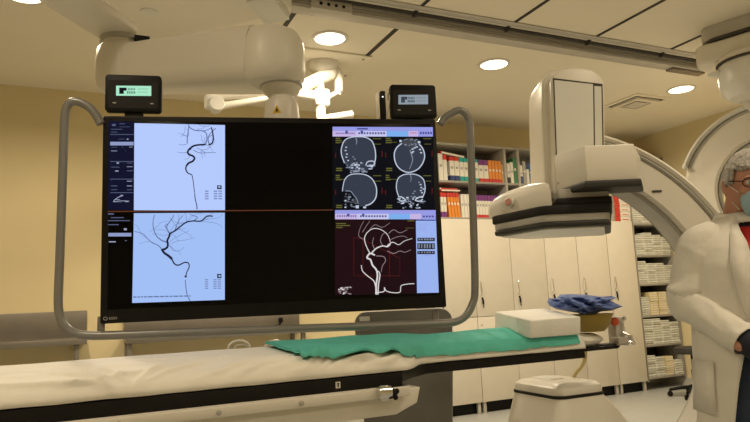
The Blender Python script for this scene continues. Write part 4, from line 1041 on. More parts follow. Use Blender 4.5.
# ------------------------------------------------------------------ lockers along the back wall
EX = [3.37, 3.876, 4.371, 4.857, 5.332, 5.814, 6.262]
YFR = 5.85; ZSPL = 1.005
LOCKLAB = ['cream locker behind the monitor guard, leftmost of the row', 'cream locker just right of the monitor guard, split into two doors',
           'cream locker behind the foam block, third from the left', 'cream locker behind the blue wrap, fourth from the left',
           'cream full height locker second from the right end of the locker row', 'cream full height locker at the right end of the row, beside the disc shelves']
for i in range(6):
    x0, x1 = EX[i], EX[i + 1]
    t = thing('locker', LOCKLAB[i], 'locker', ((x0 + x1) / 2, 6.07, 0), 0, 'cream lockers along the back wall')
    B_ = lambda c, d, n_, m, par=t, bev=.002: MB().box(c, d, bev).build(n_, m, par, 'world')
    B_(((x0 + x1) / 2, 6.08, (0.118 + 2.066) / 2), (x1 - x0 - .002, .42, 2.066 - .118), 'carcass', M_CABIN)
    spl = i < 3
    zs = [(0.118, ZSPL - .003), (ZSPL + .003, 2.066)] if spl else [(0.118, 2.066)]
    for k, (a, b) in enumerate(zs):
        d = B_(((x0 + x1) / 2, YFR + .010, (a + b) / 2), (x1 - x0 - .008, .019, b - a), 'door', M_CAB)
        if b > 1.5:
            hx = x0 + .065
            MB().tube([(hx, YFR + .004, 1.385), (hx - .006, YFR - .022, 1.375), (hx - .010, YFR - .03, 1.32), (hx - .004, YFR - .028, 1.25), (hx, YFR + .004, 1.235)], .0065, 8, smooth=4).build('handle', M_CHROME, d, 'world')
            MB().lathe([(.010, 0), (.010, -.010), (.006, -.012)], 12, M=Matrix.Translation((hx + .012, YFR - .0, 1.20)) @ Matrix.Rotation(-PI / 2, 4, 'X')).build('lock', M_BLACK, d, 'world')
            mb = MB().box((hx + .012, YFR - .014, 1.165), (.022, .008, .05), .003); mb.box((hx + .016, YFR - .013, 1.125), (.012, .005, .05), .002); mb.build('key_tag', M_BLACK, d, 'world')
        else:
            MB().lathe([(.008, 0), (.008, -.008)], 10, M=Matrix.Translation((x0 + .05, YFR, b - .08)) @ Matrix.Rotation(-PI / 2, 4, 'X')).build('lock', M_ENDGREY, d, 'world')
    for fx in (x0 + .035, x1 - .035):
        for fy in (5.885, 6.25): B_((fx, fy, .059), (.034, .034, .118), 'leg', M_ALUL)
    MB().box(((x0 + x1) / 2, 5.93, .058), (x1 - x0 - .01, .02, .116)).build('gap_shade', M_BLACK, t, 'world')  # black sheet stands in for the shade under the locker

# open shelf units standing on the lockers
def open_unit(x0, x1, z0, z1, zsh, label, divs=(), back=M_CABIN, side=M_CAB, board=M_CABIN, depth=.40, y1=6.29):
    t = thing('shelf_unit', label, 'shelf unit', ((x0 + x1) / 2, y1 - depth / 2, z0))
    y0 = y1 - depth
    B_ = lambda c, d, n_, m: MB().box(c, d, .002).build(n_, m, t, 'world')
    B_(((x0 + x1) / 2, y1 - .008, (z0 + z1) / 2), (x1 - x0, .016, z1 - z0), 'back_panel', back)
    for x in (x0 + .011, x1 - .011): B_((x, (y0 + y1) / 2, (z0 + z1) / 2), (.022, depth, z1 - z0), 'side_panel', side)
    for x in divs: B_((x, (y0 + y1) / 2 + .002, (z0 + z1) / 2), (.030, depth - .004, z1 - z0 - .04), 'divider', side)
    for z in zsh: B_(((x0 + x1) / 2, (y0 + y1) / 2 + .003, z - .012), (x1 - x0 - .044, depth - .006, .024), 'shelf', board)
    B_(((x0 + x1) / 2, (y0 + y1) / 2, z1 - .012), (x1 - x0, depth, .024), 'top_panel', side)
    return t
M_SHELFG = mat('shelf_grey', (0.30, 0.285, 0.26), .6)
open_unit(3.40, 5.30, 2.068, 2.925, [2.092, 2.50], 'open shelf unit of binders standing on the lockers', divs=(4.425, 4.615), back=M_SHELFG, side=M_CABIN, board=M_SHELFG)
CDZ = [.149, .536, .894, 1.284, 1.644, 2.049, 2.50]
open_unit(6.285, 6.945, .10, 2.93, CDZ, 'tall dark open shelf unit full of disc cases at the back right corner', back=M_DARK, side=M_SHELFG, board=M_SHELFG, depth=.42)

# binders and bound volumes
BC = {'white': (.72, .70, .64), 'red': (.55, .035, .025), 'navy': (.03, .05, .16), 'teal': (.02, .33, .30), 'purple': (.17, .035, .22), 'orange': (.70, .24, .03), 'tan': (.50, .33, .14), 'green': (.03, .20, .07), 'black': (.02, .02, .02), 'blue': (.06, .14, .38), 'grey': (.35, .34, .32)}
BM = {k: mat('binder_' + k, v, .55, var=.05) for k, v in BC.items()}
def volume(x, z, w, h, bands, label, group, lean=0.0, y=5.91, d=.22):
    """bands: colours from bottom to top as (colour, share)"""
    mats = []; mb = MB(); zz = 0
    for c, s_ in bands:
        if BM[c] not in mats: mats.append(BM[c])
        mb.box((0, d / 2, zz + h * s_ / 2), (w, d, h * s_ + (.0006 if zz else 0)), .0, mi=mats.index(BM[c])); zz += h * s_
    mi_w = len(mats); mats.append(BM['white'] if bands[len(bands) // 2][0] != 'white' else BM['grey'])
    mb.box((0, -.0006, h * .55), (w * .55, .0012, h * .10), mi=mi_w)
    R = Matrix.Rotation(lean, 4, 'Y'); mb.v = [R @ v for v in mb.v]
    zmin = min(v.z for v in mb.v)
    mb.v = [v + Vector((x, y, z - zmin)) for v in mb.v]
    o = mb.build('binder', mats); tag(o, label, 'binder', group); return o
def xat(px, py=165): return at_y(px, py, 5.91).x
random.seed(5)
TOP, BOT = 2.501, 2.093
W1b = [('white', 1)]
rowT = [(438.5, 443, .30, W1b, 'plain white binder at the left end of the upper shelf'), (443.2, 447, .29, [('white', .8), ('red', .2)], 'white binder with red top beside the monitor corner'), 
        (449.5, 454.2, .27, [('navy', .22), ('white', .62), ('red', .16)], 'white volume with red top and navy foot, left one of a pair'), (454.4, 459, .27, [('navy', .22), ('white', .62), ('red', .16)], 'white volume with red top and navy foot, right one of a pair'),
        (459.3, 463.5, .265, [('teal', .20), ('white', .62), ('teal', .18)], 'white volume with teal bands, left one of a pair'), (463.7, 468.3, .265, [('teal', .20), ('white', .62), ('teal', .18)], 'white volume with teal bands, right one of a pair'),
        (468.6, 473.4, .26, W1b, 'white volume hidden partly by the grey guard tube'), (473.6, 478.0, .26, [('teal', .15), ('white', .7), ('teal', .15)], 'white volume with narrow teal bands right of the guard tube'),
        (478.3, 483.0, .255, [('red', .16), ('white', .60), ('purple', .24)], 'white volume with purple top and red foot, left one of a pair'), (483.2, 488.0, .255, [('red', .16), ('white', .60), ('purple', .24)], 'white volume with purple top and red foot, right one of a pair'),
        (488.3, 491.4, .255, [('red', .16), ('orange', .84)], 'orange volume with red foot, first of four'), (491.6, 494.6, .255, [('red', .16), ('orange', .84)], 'orange volume with red foot, second of four'),
        (494.8, 497.8, .255, [('red', .16), ('orange', .84)], 'orange volume with red foot, third of four'), (498.0, 501.0, .255, [('red', .14), ('orange', .86)], 'orange volume with red foot, last of four'),
        (501.2, 503.0, .22, [('tan', 1)], 'tan volume against the shelf divider'),
        (506.9, 509.8, .23, [('black', .3), ('white', .7)], 'white volume with black foot right of the divider'), (510.0, 513.0, .25, W1b, 'white volume left of the green binder'), (513.1, 516.2, .30, [('green', 1)], 'green binder in the narrow bay'),
        (519.6, 522.2, .22, [('navy', .4), ('white', .6)], 'short white volume with navy foot'), (522.5, 525.6, .27, [('grey', 1)], 'tall grey binder'), (525.8, 528.4, .25, [('white', .7), ('navy', .3)], 'white volume with navy top'), (528.6, 531.2, .25, [('blue', 1)], 'blue volume'), (531.4, 534.0, .22, [('navy', 1)], 'navy volume beside the detector column')]
for (a, b, h, bands, lab) in rowT:
    x0, x1 = xat(a), xat(b); volume((x0 + x1) / 2, TOP, x1 - x0 - .003, h, bands, lab + ', upper shelf', 'binders on the upper shelf')
rowB = [(441.0, 443.6, .27, [('purple', .22), ('white', .6), ('red', .18)], 'white volume with red top and purple foot, left of two'), (443.8, 446.6, .27, [('purple', .22), ('white', .6), ('red', .18)], 'white volume with red top and purple foot, right of two'),
        (448.6, 451.4, .27, [('orange', .82), ('red', .18)], 'leaning orange volume with red top, first of four'), (451.6, 454.4, .27, [('orange', .82), ('red', .18)], 'leaning orange volume with red top, second of four'), (454.6, 457.4, .27, [('orange', .82), ('red', .18)], 'leaning orange volume with red top, third of four'), (457.6, 460.4, .27, [('orange', .82), ('red', .18)], 'leaning orange volume with red top, last of four'),
        (461.2, 464.2, .26, W1b, 'white volume, first of four beside the orange row'), (464.4, 467.4, .26, W1b, 'white volume, second of four beside the orange row'), (467.6, 470.6, .26, W1b, 'white volume, third of four beside the orange row'), (470.8, 473.8, .26, W1b, 'white volume, last of four beside the orange row')]
for k in range(9):
    rowB.append((476.2 + k * 2.95, 479.0 + k * 2.95, .255, [('red', .13), ('white', .62), ('purple', .25)], 'slim white volume with purple top and red foot, %s of nine' % ('first second third fourth fifth sixth seventh eighth last'.split()[k])))
for i, (a, b, h, bands, lab) in enumerate(rowB):
    x0, x1 = xat(a, 205), xat(b, 205); volume((x0 + x1) / 2, BOT, x1 - x0 - .003, h, bands, lab + ', lower shelf', 'binders on the lower shelf', lean=(-.07 if 'leaning' in lab else 0))
def flat_book(c, w, d, h, ang, cols, lab, tilt=0):
    M_ = Matrix.Translation(c) @ Matrix.Rotation(ang, 4, 'Z') @ Matrix.Rotation(tilt, 4, 'Y')
    mb = MB().box((0, d / 2, h / 2), (w, d, h), .001, M=M_); mb.box((-w / 2 - .001, d / 2, h / 2), (.012, d + .004, h + .004), M=M_, mi=1)
    o = mb.build('flat_book', [BM[cols[0]], BM[cols[1]]]); return tag(o, lab, 'book')
x_ = xat(441, 145); flat_book((xat(452, 145), 5.91, TOP + .285), .30, .22, .022, 0, ('white', 'red'), 'white and red book lying tilted on top of the upper shelf binders', .14)
flat_book((xat(450.5, 188), 5.91, BOT + .29), .24, .21, .016, 0, ('white', 'red'), 'white book lying flat on the lower shelf volumes'); flat_book((xat(449, 186), 5.91, BOT + .309), .22, .2, .014, 0, ('red', 'white'), 'thin red book topmost on the lower shelf volumes')

# red and white boxes stacked on the last locker
zz = 2.0675
for k in range(6):
    h = (.062, .058, .066, .06, .07, .055)[k]; x0 = 6.02 + random.uniform(-.015, .01)
    t = thing('red_white_box', 'red and white flat carton on the end locker, %s of its stack' % ('bottom second third fourth fifth topmost'.split()[k]), 'carton', (x0 + .13, 6.0, zz), 0, 'red and white cartons on the end locker')
    MB().box((x0 + .135, 5.99, zz + h / 2), (.25, .22, h - .002), .002).build('carton', BM['white'], t, 'world')
    MB().box((x0 + .04, 5.877, zz + h / 2), (.085, .004, h - .004), .001).build('red_panel', BM['red'], t, 'world')
    MB().box((x0 + .17, 5.878, zz + h * .45), (.10, .003, .007)).build('red_stripe', BM['red'], t, 'world')
    zz += h

# disc cases on the tall shelves
M_CASE = mat('disc_case', (.74, .75, .70), .35, var=.08, scale=20); M_CASE2 = mat('case_paper', (.40, .42, .40), .5, var=.15, scale=25)
M_CASEY = mat('case_yellow', (.66, .55, .30), .5, var=.06)
def case_mesh(m1, m2, nm):
    mb = MB().box((0, 0, .013), (.142, .125, .026), .002); mb.box((0, -.0628, .013), (.128, .0012, .012), mi=1); 
    me_o = mb.build(nm, [m1, m2]); return me_o
proto = case_mesh(M_CASE, M_CASE2, 'disc_case'); protoY = case_mesh(M_CASEY, M_CASE, 'disc_case')
used = [False, False]
SHN = ['bottom shelf', 'second shelf', 'third shelf', 'fourth shelf', 'fifth shelf', 'sixth shelf']
CN = ['leftmost column', 'second column', 'third column', 'rightmost column']
HTS = [[9, 8, 8, 6], [11, 11, 10, 9], [8, 10, 10, 8], [10, 9, 9, 8], [9, 10, 9, 8], [13, 13, 12, 12]]
for si in range(6):
    for c_ in range(4):
        xx = 6.308 + .0775 + c_ * .153
        yel = (si == 2 and c_ in (1, 2)) or (si == 0 and c_ == 2)
        for k in range(HTS[si][c_]):
            src = protoY if yel else proto; u_ = 1 if yel else 0
            o = src if not used[u_] else src.copy()
            if used[u_]: COL.objects.link(o)
            used[u_] = True
            o.location = (xx + random.uniform(-.003, .003), 5.945 + random.uniform(-.006, .008), CDZ[si] + .0005 + k * .0285)
            o.rotation_euler = (0, 0, random.uniform(-.03, .03)); o.scale = (1, 1, 1.08)
            tag(o, '%s disc case in the %s on the %s of the tall unit' % ('yellowish' if yel else 'pale', CN[c_], SHN[si]), 'disc case', 'disc cases, %s, %s' % (SHN[si], CN[c_]))

# ------------------------------------------------------------------ swivel stool by the shelves
so = at_z(697, 397, 0)
t = thing('swivel_stool', 'black swivel stool on casters behind the doctor', 'stool', (so.x, so.y, 0))
for k in range(5):
    a = math.radians(72 * k + 200); d = Vector((math.cos(a), math.sin(a), 0))
    lg = MB().tube([Vector((0, 0, .11)), d * .15 + Vector((0, 0, .10)), d * .27 + Vector((0, 0, .075))], [.024, .02, .016], 10).build('leg', M_BLACK, t)
    mb = MB()
    for s_ in (-.016, .016):
        n_ = Vector((-d.y, d.x, 0)); mb.lathe([(.012, -.009), (.029, -.008), (.030, 0), (.029, .008), (.012, .009)], 16, M=Matrix.Translation(d * .27 + n_ * s_ + Vector((0, 0, .030))) @ n_.to_track_quat('Z', 'Y').to_matrix().to_4x4())
    mb.tube([d * .27 + Vector((0, 0, .03)), d * .27 + Vector((0, 0, .08))], .009, 8); mb.build('caster', M_BLACK, lg)
MB().lathe([(.03, .08), (.03, .30), (.02, .305), (.02, .48)], 16).build('column', M_BLACK, t)
MB().lathe([(.05, .47), (.18, .48), (.19, .51), (.18, .545), (.12, .555), (.02, .556)], 28).build('seat', M_BUMPG, t)

# ------------------------------------------------------------------ the doctor at the right edge
DO = at_d(745, 215, 2.27)
doc = thing('person', 'grey haired person in white lab coat, blue mask and glasses standing with hands together', 'person', (DO.x, DO.y, 0), math.radians(-22))
def skinned(verts, edges, radii, root=0, levels=2):
    me = bpy.data.meshes.new('tmp'); me.from_pydata(verts, edges, [])
    o = bpy.data.objects.new('tmp', me); COL.objects.link(o)
    md = o.modifiers.new('s', 'SKIN'); md.use_smooth_shade = True
    for i, r in enumerate(radii):
        sv = me.skin_vertices[0].data[i]; sv.radius = (r, r) if not isinstance(r, tuple) else r; sv.use_root = (i == root)
    sub = o.modifiers.new('u', 'SUBSURF'); sub.levels = levels; sub.render_levels = levels
    bpy.context.view_layer.update()
    dg = bpy.context.evaluated_depsgraph_get(); ev = bpy.data.meshes.new_from_object(o.evaluated_get(dg))
    bm = bmesh.new(); bm.from_mesh(ev)
    COL.objects.unlink(o); bpy.data.objects.remove(o); bpy.data.meshes.remove(me); bpy.data.meshes.remove(ev)
    return bm
def chainlist(chains):
    """chains of (point, radius); first chain's first point is root; points equal to an existing one are shared"""
    V_, R_, E_ = [], [], []; idx = {}
    for ch in chains:
        prev = None
        for p, r in ch:
            k = tuple(round(c, 4) for c in p)
            if k not in idx: idx[k] = len(V_); V_.append(p); R_.append(r)
            i = idx[k]
            if prev is not None: E_.append((prev, i))
            prev = i
    return V_, E_, R_
# joints: forward is -y, his right hand is -x
SHR, ELR, WRR = (-.152, .02, 1.378), (-.222, .050, 1.175), (-.138, -.195, 1.012)
SHL, ELL, WRL = (.152, .02, 1.378), (.250, .055, 1.165), (.090, -.190, .985)
chest, belly, pelvis, neck0, neck1 = (0, .01, 1.30), (0, 0, 1.12), (0, .01, .95), (0, .025, 1.44), (0, .0, 1.51)
def limb(mb, pts, rad, n=18, k=6):
    """a tapering closed limb through the joints"""
    P = catmull([Vector(p) for p in pts], k); N = len(P); R = []
    for i in range(N):
        f = i / k; j = min(int(f), len(rad) - 2); R.append(rad[j] + (rad[j + 1] - rad[j]) * (f - j))
    mb.tube(P, R, n)
body = MB()
trunk = []
for (z, hw, hd, cy) in ((.86, .10, .08, .01), (.90, .155, .115, .01), (.97, .160, .118, .01), (1.06, .150, .112, .0), (1.14, .145, .110, .0), (1.24, .155, .115, .0), (1.32, .160, .108, .01), (1.37, .140, .085, .018), (1.41, .095, .066, .024), (1.44, .062, .058, .024)):
    trunk.append([Vector((hw * math.cos(q_), cy + hd * math.sin(q_), z)) for q_ in [2 * PI * k_ / 28 for k_ in range(28)]])
body.loft(trunk)
limb(body, [(0, .024, 1.38), neck0, neck1, (0, -.012, 1.56)], [.066, .064, .058, .055])
for (SH_, EL_, WR_, tip) in ((SHR, ELR, WRR, (-.110, -.226, .998)), (SHL, ELL, WRL, (.052, -.218, .972))):
    limb(body, [(SH_[0] * .55, SH_[1], SH_[2] - .01), SH_, tuple(Vector(SH_) * .5 + Vector(EL_) * .5), EL_, tuple(Vector(EL_) * .6 + Vector(WR_) * .4), WR_, tip], [.055, .062, .050, .042, .042, .030, .024])
for s_ in (-1, 1):
    limb(body, [(s_ * .07, .01, .96), (s_ * .088, .005, .84), (s_ * .095, .0, .66), (s_ * .10, -.005, .49), (s_ * .105, .02, .34), (s_ * .108, .03, .20), (s_ * .11, .03, .08), (s_ * .11, .025, .03)], [.085, .088, .074, .056, .056, .046, .038, .036])
    limb(body, [(s_ * .11, .05, .035), (s_ * .113, -.02, .04), (s_ * .118, -.09, .035), (s_ * .122, -.15, .022)], [.030, .036, .032, .018])
# head
HD = Vector((.018, -.026, 1.568)); HR = Matrix.Rotation(math.radians(-16), 4, 'Z') @ Matrix.Rotation(math.radians(9), 4, 'X')
HM = Matrix.Translation(HD) @ HR @ Matrix.Scale(.96, 4)
bm = bmesh.new(); bmesh.ops.create_icosphere(bm, subdivisions=4, radius=1)
for v in bm.verts:
    x, y, z = v.co
    sx, sy, sz = .076, .098, .118
    if z < 0: sx *= 1 - .26 * (-z) ** 1.4; sy *= 1 - .10 * (-z)
    X_, Y_, Z_ = x * sx, y * sy, z * sz
    if z < -.1 and y < 0: Y_ -= .010 * min(1, -z * 1.6)
    if z < -.2 and y > .1: Y_ -= .035 * y * min(1, (-z - .2) * 2)
    v.co = (X_, Y_, Z_)
body.from_bm(bm, M=HM)
body.tube([(0, -.096, .022), (0, -.112, -.012), (0, -.118, -.028), (0, -.100, -.038)], [.010, .013, .016, .012], 10, M=HM, smooth=3)   # nose
body.ball((0, -.094, .030), (.055, .014, .010), M=HM, n=12)                                                                        # brow
for s_ in (-1, 1):
    body.ball((s_ * .038, -.078, -.015), (.026, .02, .022), M=HM, n=12)                                                            # cheek
    body.ball((s_ * .079, .008, -.002), (.010, .020, .032), M=HM @ Matrix.Rotation(s_ * .25, 4, 'Z'), n=14)                         # ear
    body.tube([(s_ * .082, .018, .024), (s_ * .090, .020, .01), (s_ * .088, .012, -.018), (s_ * .080, .0, -.03)], .006, 8, M=HM, smooth=3)
body.tube([(-.024, -.100, -.066), (0, -.106, -.066), (.024, -.100, -.066)], .007, 8, M=HM)                                          # lips
body.ball((0, -.088, -.098), (.026, .022, .018), M=HM, n=12)                                                                       # chin
# hands: palm and five fingers each, the right one folded over the left
def hand(wr, pc, fwd, out, nrm, curl, s_=1.0):
    """wr wrist, pc palm centre, fwd finger direction, out towards the thumb, nrm palm normal (fingers curl towards it)"""
    wr, pc, fwd, out, nrm = Vector(wr), Vector(pc), Vector(fwd).normalized(), Vector(out).normalized(), Vector(nrm).normalized()
    body.from_bm(skinned(*chainlist([[(tuple(wr * 1.9 - pc * .9), (.028, .024)), (tuple(wr), (.028, .023)), (tuple(wr * .5 + pc * .5), (.034, .018)), (tuple(pc), (.040, .018)), (tuple(pc + fwd * .040), (.036, .014))]]), levels=2))
    for k, (o_, L0) in enumerate(((.030, .040), (.010, .045), (-.010, .042), (-.029, .033))):
        p = pc + fwd * .008 + out * o_ * .9; ch = [(tuple(p), .0095)]; a = .25
        d = fwd
        for j, L_ in enumerate((.038 + L0 * .55, L0 * .62, L0 * .5)):
            d = (fwd * math.cos(a) + nrm * math.sin(a)); p = p + d * L_; ch.append((tuple(p), (.0092, .0085, .0075)[j])); a += curl
        body.from_bm(skinned(*chainlist([ch]), levels=1))
    p = pc - fwd * .030 + out * .012; d1_ = (out * .75 + fwd * .55 + nrm * .3).normalized(); d2_ = (out * .25 + fwd * .8 + nrm * .5).normalized()
    q = p + d1_ * .050; r = q + d2_ * .032; e = r + (d2_ + nrm * .4).normalized() * .025
    body.from_bm(skinned(*chainlist([[(tuple(p), .013), (tuple(q), .0115), (tuple(r), .010), (tuple(e), .008)]]), levels=1))
hand(WRL, (.004, -.252, .955), (-.75, -.45, -.42), (-.25, .1, .96), (-.35, .85, -.1), .75)
hand(WRR, (-.072, -.264, .980), (.78, -.40, -.45), (.45, -.1, .88), (.25, .80, -.35), .65)
ob = body.build('body', M_SKIN, doc, angle=180)
rm = ob.modifiers.new('merge', 'REMESH'); rm.mode = 'VOXEL'; rm.voxel_size = .0048; rm.use_smooth_shade = True
bpy.context.view_layer.update()
nm = bpy.data.meshes.new_from_object(ob.evaluated_get(bpy.context.evaluated_depsgraph_get()))
ob.modifiers.clear(); ob.data = nm; nm.name = 'body'
bm = bmesh.new(); bm.from_mesh(nm)
seen = set(); best = []
for v0 in bm.verts:
    if v0 in seen: continue
    stack = [v0]; seen.add(v0); isl = []
    while stack:
        v = stack.pop(); isl.append(v)
        for e in v.link_edges:
            w_ = e.other_vert(v)
            if w_ not in seen: seen.add(w_); stack.append(w_)
    if len(isl) > len(best): best = isl
keep = set(best); bmesh.ops.delete(bm, geom=[v for v in bm.verts if v not in keep], context='VERTS')
bmesh.ops.smooth_vert(bm, verts=bm.verts[:], factor=.5, use_axis_x=True, use_axis_y=True, use_axis_z=True); bm.to_mesh(nm); bm.free()
nm.polygons.foreach_set('use_smooth', [True] * len(nm.polygons))
if not nm.materials: nm.materials.append(M_SKIN)
# eyes
for s_ in (-1, 1):
    e = MB().ball((s_ * .031, -.0875, .012), (.0125, .0115, .009), M=HM, n=14).build('eye', mat('eye_white', (.75, .73, .7), .25), doc)
    MB().ball((s_ * .031, -.0985, .011), (.005, .0025, .005), M=HM, n=10).build('iris', mat('iris_brown', (.05, .03, .02), .2), e)
# hair: cap around the cranium with short sides
bm = bmesh.new(); bmesh.ops.create_icosphere(bm, subdivisions=5, radius=1)
dele = []
for v in bm.verts:
    x, y, z = v.co
    front = y < -.15
    lim = .42 if y < -.45 else (.12 if y < -.05 else (-.05 + .0 if y < .22 else -.52))
    if abs(x) > .55 and -.45 < y < -.05: lim = .02
    nz = noise.noise(Vector((x * 5, y * 5, z * 5))) * .005 + noise.noise(Vector((x * 9, y * 14, z * 6))) * .0025
    sx, sy, sz = .076, .098, .118
    if z < 0: sx *= 1 - .26 * (-z) ** 1.4; sy *= 1 - .05 * (-z)
    k = .012 + .006 * max(0, z) + nz
    if z < lim + .08: k = .004 + nz * .3
    v.co = (x * (sx + k), y * (sy + k), z * (sz + k))
    if z < lim: dele.append(v)
bmesh.ops.delete(bm, geom=dele, context='VERTS')
mb = MB().from_bm(bm, M=HM); mb.build('hair', M_HAIR, doc, angle=180, solid=.008)
# mask with ear loops
rings = []
for (z, w, yb, k) in ((-.012, .030, -.098, .030), (-.020, .055, -.085, .042), (-.045, .068, -.072, .058), (-.075, .064, -.070, .058), (-.10, .050, -.072, .046), (-.118, .030, -.070, .036)):
    rings.append([Vector((w * math.sin(a), yb + .030 - (k + .022) * math.cos(a) * (1 if abs(a) < 1.6 else 1), z)) for a in [(-1.15 + 2.3 * i / 16) for i in range(17)]])
mb = MB().loft(rings, M=HM, close=False); mk = mb.build('face_mask', M_MASK, doc, angle=180, solid=.003)
for s_ in (-1, 1):
    MB().tube([(s_ * .060, -.062, -.022), (s_ * .078, -.02, .002), (s_ * .085, .015, .026), (s_ * .090, .028, .01), (s_ * .084, .012, -.028), (s_ * .062, -.060, -.085)], .0016, 6, M=HM, smooth=4).build('ear_loop', M_WHITE2, mk)
# glasses
gl = MB()
for s_ in (-1, 1):
    gl.tube([(s_ * .033 + .025 * math.cos(a), -.112 + .010 * abs(math.cos(a)) * (1 if math.cos(a) * s_ > 0 else .2), .012 + .017 * math.sin(a)) for a in [2 * PI * k / 20 for k in range(21)]], .0018, 6, M=HM)
    gl.tube([(s_ * .058, -.104, .018), (s_ * .080, -.07, .020), (s_ * .084, .0, .022), (s_ * .086, .022, .014)], .0018, 6, M=HM, smooth=3)
gl.tube([(-.010, -.113, .016), (0, -.118, .019), (.010, -.113, .016)], .0018, 6, M=HM)
gl.build('glasses', M_BLACK, doc)
# polo shirt with navy stripe band and collar
def torso_ring(z, hw, hd, cy, n=40, a0=0, a1=2 * PI, cx_=0.0, sq=.85):
    out = []
    for k in range(n):
        a = a0 + (a1 - a0) * k / (n - 1 if a1 - a0 < 6.2 else n)
        s_, c_ = math.sin(a), math.cos(a)
        out.append(Vector((cx_ + hw * math.copysign(abs(s_) ** sq, s_), cy - hd * math.copysign(abs(c_) ** sq, c_), z)))
    return out
mb = MB()
zs = [(.90, .165, .128, .0), (1.0, .170, .135, -.005), (1.10, .170, .138, -.008), (1.2, .172, .135, -.006), (1.235, .173, .134, -.005), (1.29, .175, .132, -.003), (1.34, .160, .120, 0), (1.38, .130, .098, .012), (1.42, .088, .080, .020), (1.45, .066, .066, .022)]
for i in range(len(zs) - 1):
    a, b = torso_ring(*zs[i]), torso_ring(*zs[i + 1]); mb.loft([a, b], cap=False, mi=1 if zs[i][0] in (1.2, 1.235, .90) else 0)
sh = mb.build('polo_shirt', [M_RED, M_NAVY], doc, angle=180)
mb = MB(); rings = []
for (z, hw, hd, cy) in ((1.425, .080, .080, .018), (1.460, .067, .070, .014), (1.472, .065, .068, .012), (1.435, .090, .094, .014)):
    rings.append(torso_ring(z, hw, hd, cy, 33, .16, 2 * PI - .16))
mb.loft(rings[:3], close=False); mb.loft([rings[2], rings[3]], close=False); mb.build('shirt_collar', mat('white_collar', (.72, .71, .68), .8), sh, angle=180, solid=.003)
rings = [torso_ring(z, hw, hd, cy, 33, .10, 2 * PI - .10) for (z, hw, hd, cy) in ((1.42, .082, .083, .018), (1.452, .066, .070, .014))]
mb = MB().loft(rings, close=False); mb.build('inner_collar', M_NAVY, sh, angle=180, solid=.003)
# jeans and shoes
mb = MB()
for s_ in (-1, 1):
    rings = []
    for (z, cx_, cy, hw, hd) in ((1.0, s_ * .075, .0, .095, .135), (.92, s_ * .082, .005, .100, .135), (.82, s_ * .095, .01, .095, .115), (.65, s_ * .10, .0, .082, .098), (.48, s_ * .10, .0, .074, .082), (.30, s_ * .105, .02, .070, .078), (.12, s_ * .11, .03, .066, .080), (.06, s_ * .112, .02, .068, .088)):
        rings.append(torso_ring(z, hw, hd, cy, 24, cx_=cx_, sq=1))
    mb.loft(rings)
tr = mb.build('jeans', M_JEANS, doc, angle=180)
for s_ in (-1, 1):
    rings = []
    for (y, w, h) in ((.09, .028, .03), (.075, .04, .07), (.03, .042, .085), (-.03, .045, .075), (-.09, .050, .06), (-.15, .048, .045), (-.185, .035, .030), (-.197, .015, .012)):
        rings.append([Vector((s_ * .118 + w * math.cos(a), y, max(0.0, h * .5 + h * .55 * math.sin(a)))) for a in [2 * PI * k / 16 for k in range(16)]])
    MB().loft(rings).build('shoe', M_SHOE, doc, angle=60)
# navy cuffs under the coat sleeves
def lerp(a, b, t): return Vector(a) + (Vector(b) - Vector(a)) * t
def sleeve(mb, sh_, el, wr, radii, t_end):
    pts = [Vector((sh_[0] * .48, sh_[1] + .005, sh_[2] - .005)), Vector((sh_[0] * .8, sh_[1], sh_[2])), Vector(sh_) + Vector((0, 0, -.01)), lerp(sh_, el, .3), lerp(sh_, el, .65), lerp(sh_, el, .92), Vector(el) * .9 + lerp(el, wr, .2) * .1, lerp(el, wr, .22), lerp(el, wr, .5), lerp(el, wr, t_end - .12), lerp(el, wr, t_end)]
    fine = catmull(pts, 6); N = len(fine); n = 26; vs = []; fs = []; up = Vector((0, 1, 0))
    for i, p in enumerate(fine):
        t = (fine[min(i + 1, N - 1)] - fine[max(i - 1, 0)]).normalized(); a = up - t * up.dot(t); a.normalize(); up = a; b = t.cross(a)
        f = i / (N - 1) * (len(radii) - 1); k = min(int(f), len(radii) - 2); r = radii[k] + (radii[k + 1] - radii[k]) * (f - k)
        for j in range(n):
            q = 2 * PI * j / n
            wr_ = noise.noise(Vector((math.cos(q) * 1.6 + sh_[0] * 9, math.sin(q) * 1.6, i * .16))) * .008 + .005 * math.sin(i * .75 + 2 * math.sin(q)) * math.exp(-((i - 32) / 9) ** 2) + .006 * (1 - abs(noise.noise(Vector((math.cos(q) * 2.2, math.sin(q) * 2.2 + 4, i * .13 + sh_[0]))))) ** 7 - .004
            vs.append(p + (a * math.cos(q) + b * math.sin(q)) * (r + wr_))
    for i in range(N - 1):
        for j in range(n): fs.append([i * n + j, i * n + (j + 1) % n, (i + 1) * n + (j + 1) % n, (i + 1) * n + j])
    mb.add(vs, fs)
    return mb
for (el, wr) in ((ELR, WRR), (ELL, WRL)):
    MB().tube([lerp(el, wr, .55), lerp(el, wr, .80), lerp(el, wr, 1.0)], [.044, .042, .040], 18, cap=False).build('navy_cuff', M_NAVY, doc, solid=.003)
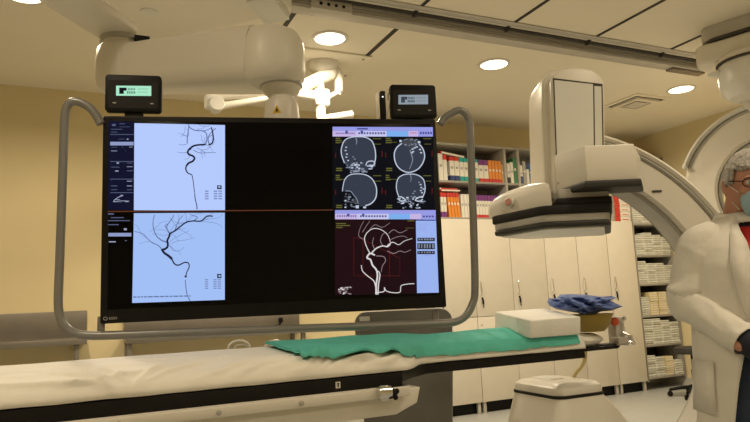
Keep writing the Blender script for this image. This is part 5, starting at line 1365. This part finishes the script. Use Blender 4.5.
# lab coat: open front, loose body, two sleeves
def coat_r(z):
    T = [(.52, .245, .185, .02, 1.08), (.70, .236, .180, .015, 1.0), (.90, .222, .175, .01, .82), (1.05, .212, .172, .01, .62), (1.20, .206, .168, .012, .44), (1.30, .204, .154, .012, .40), (1.36, .188, .134, .018, .40), (1.40, .160, .114, .022, .48), (1.43, .118, .096, .026, .58), (1.46, .088, .084, .026, .70)]
    for a, b in zip(T[:-1], T[1:]):
        if a[0] <= z <= b[0]:
            f = (z - a[0]) / (b[0] - a[0]); return [a[i] + (b[i] - a[i]) * f for i in range(5)]
    return T[-1]
rings = []; NZ = 44
for i in range(NZ + 1):
    z = .52 + (1.46 - .52) * i / NZ
    _, hw, hd, cy, gap = coat_r(z); r_ = []
    for k in range(61):
        a = gap + (2 * PI - 2 * gap) * k / 60; s_, c_ = math.sin(a), math.cos(a)
        fold = .012 * max(0, (1.25 - z) / .7) * math.sin(a * 7 + math.sin(z * 4)) + .007 * noise.noise(Vector((s_ * 2.2, c_ * 2.2, z * 5)))
        r_.append(Vector(((hw + fold) * math.copysign(abs(s_) ** .9, s_), cy - (hd + fold) * math.copysign(abs(c_) ** .9, c_), z)))
    rings.append(r_)
mb = MB().loft(rings, close=False)
SR = [.056, .068, .074, .075, .074, .072, .070, .064, .058, .055, .054]
sleeve(mb, SHR, ELR, WRR, SR, .84); sleeve(mb, SHL, ELL, WRL, SR, .84)
coat = mb.build('lab_coat', M_COAT, doc, angle=180, solid=.004)
# collar and lapels lie on the front edge of the coat
for s_ in (-1, 1):
    pts_in, pts_out = [], []
    for z in [1.10 + .0375 * i for i in range(10)]:
        _, hw, hd, cy, gap = coat_r(z); a = gap if s_ > 0 else 2 * PI - gap
        k = (z - 1.10) / .3375; wl = .012 + .40 * math.sin(PI * min(1, k * .9)) * .75
        for lst, aa, off in ((pts_in, gap - .03, .006), (pts_out, gap + wl, .012)):
            s2, c2 = math.sin(aa) * s_, math.cos(aa)
            lst.append(Vector(((hw + off) * math.copysign(abs(s2) ** .9, s2), cy - (hd + off) * math.copysign(abs(c2) ** .9, c2), z)))
    MB().loft([pts_in, pts_out], close=False).build('lapel', M_COAT, coat, angle=180, solid=.005)
rings = []
for (z, k) in ((1.425, 1.10), (1.455, 1.0), (1.480, .90), (1.477, .96), (1.430, 1.24)):
    rings.append([Vector((.086 * k * math.sin(a), .026 - .084 * k * math.cos(a), z - .02 * max(0, math.cos(a)))) for a in [.95 + (2 * PI - 1.9) * i / 30 for i in range(31)]])
MB().loft(rings, close=False).build('coat_collar', M_COAT, coat, angle=180, solid=.003)
# side pocket
pv = []
for z in (.80, .97):
    _, hw, hd, cy, gap = coat_r(z)
    for aa in (-1.22, -1.40, -1.58, -1.76):
        s2, c2 = math.sin(aa), math.cos(aa); off = .013
        pv.append(Vector(((hw + off) * math.copysign(abs(s2) ** .9, s2), cy - (hd + off) * math.copysign(abs(c2) ** .9, c2), z)))
MB().add(pv, [(0, 1, 5, 4), (1, 2, 6, 5), (2, 3, 7, 6)]).build('pocket', M_COAT, coat, angle=180, solid=.006)
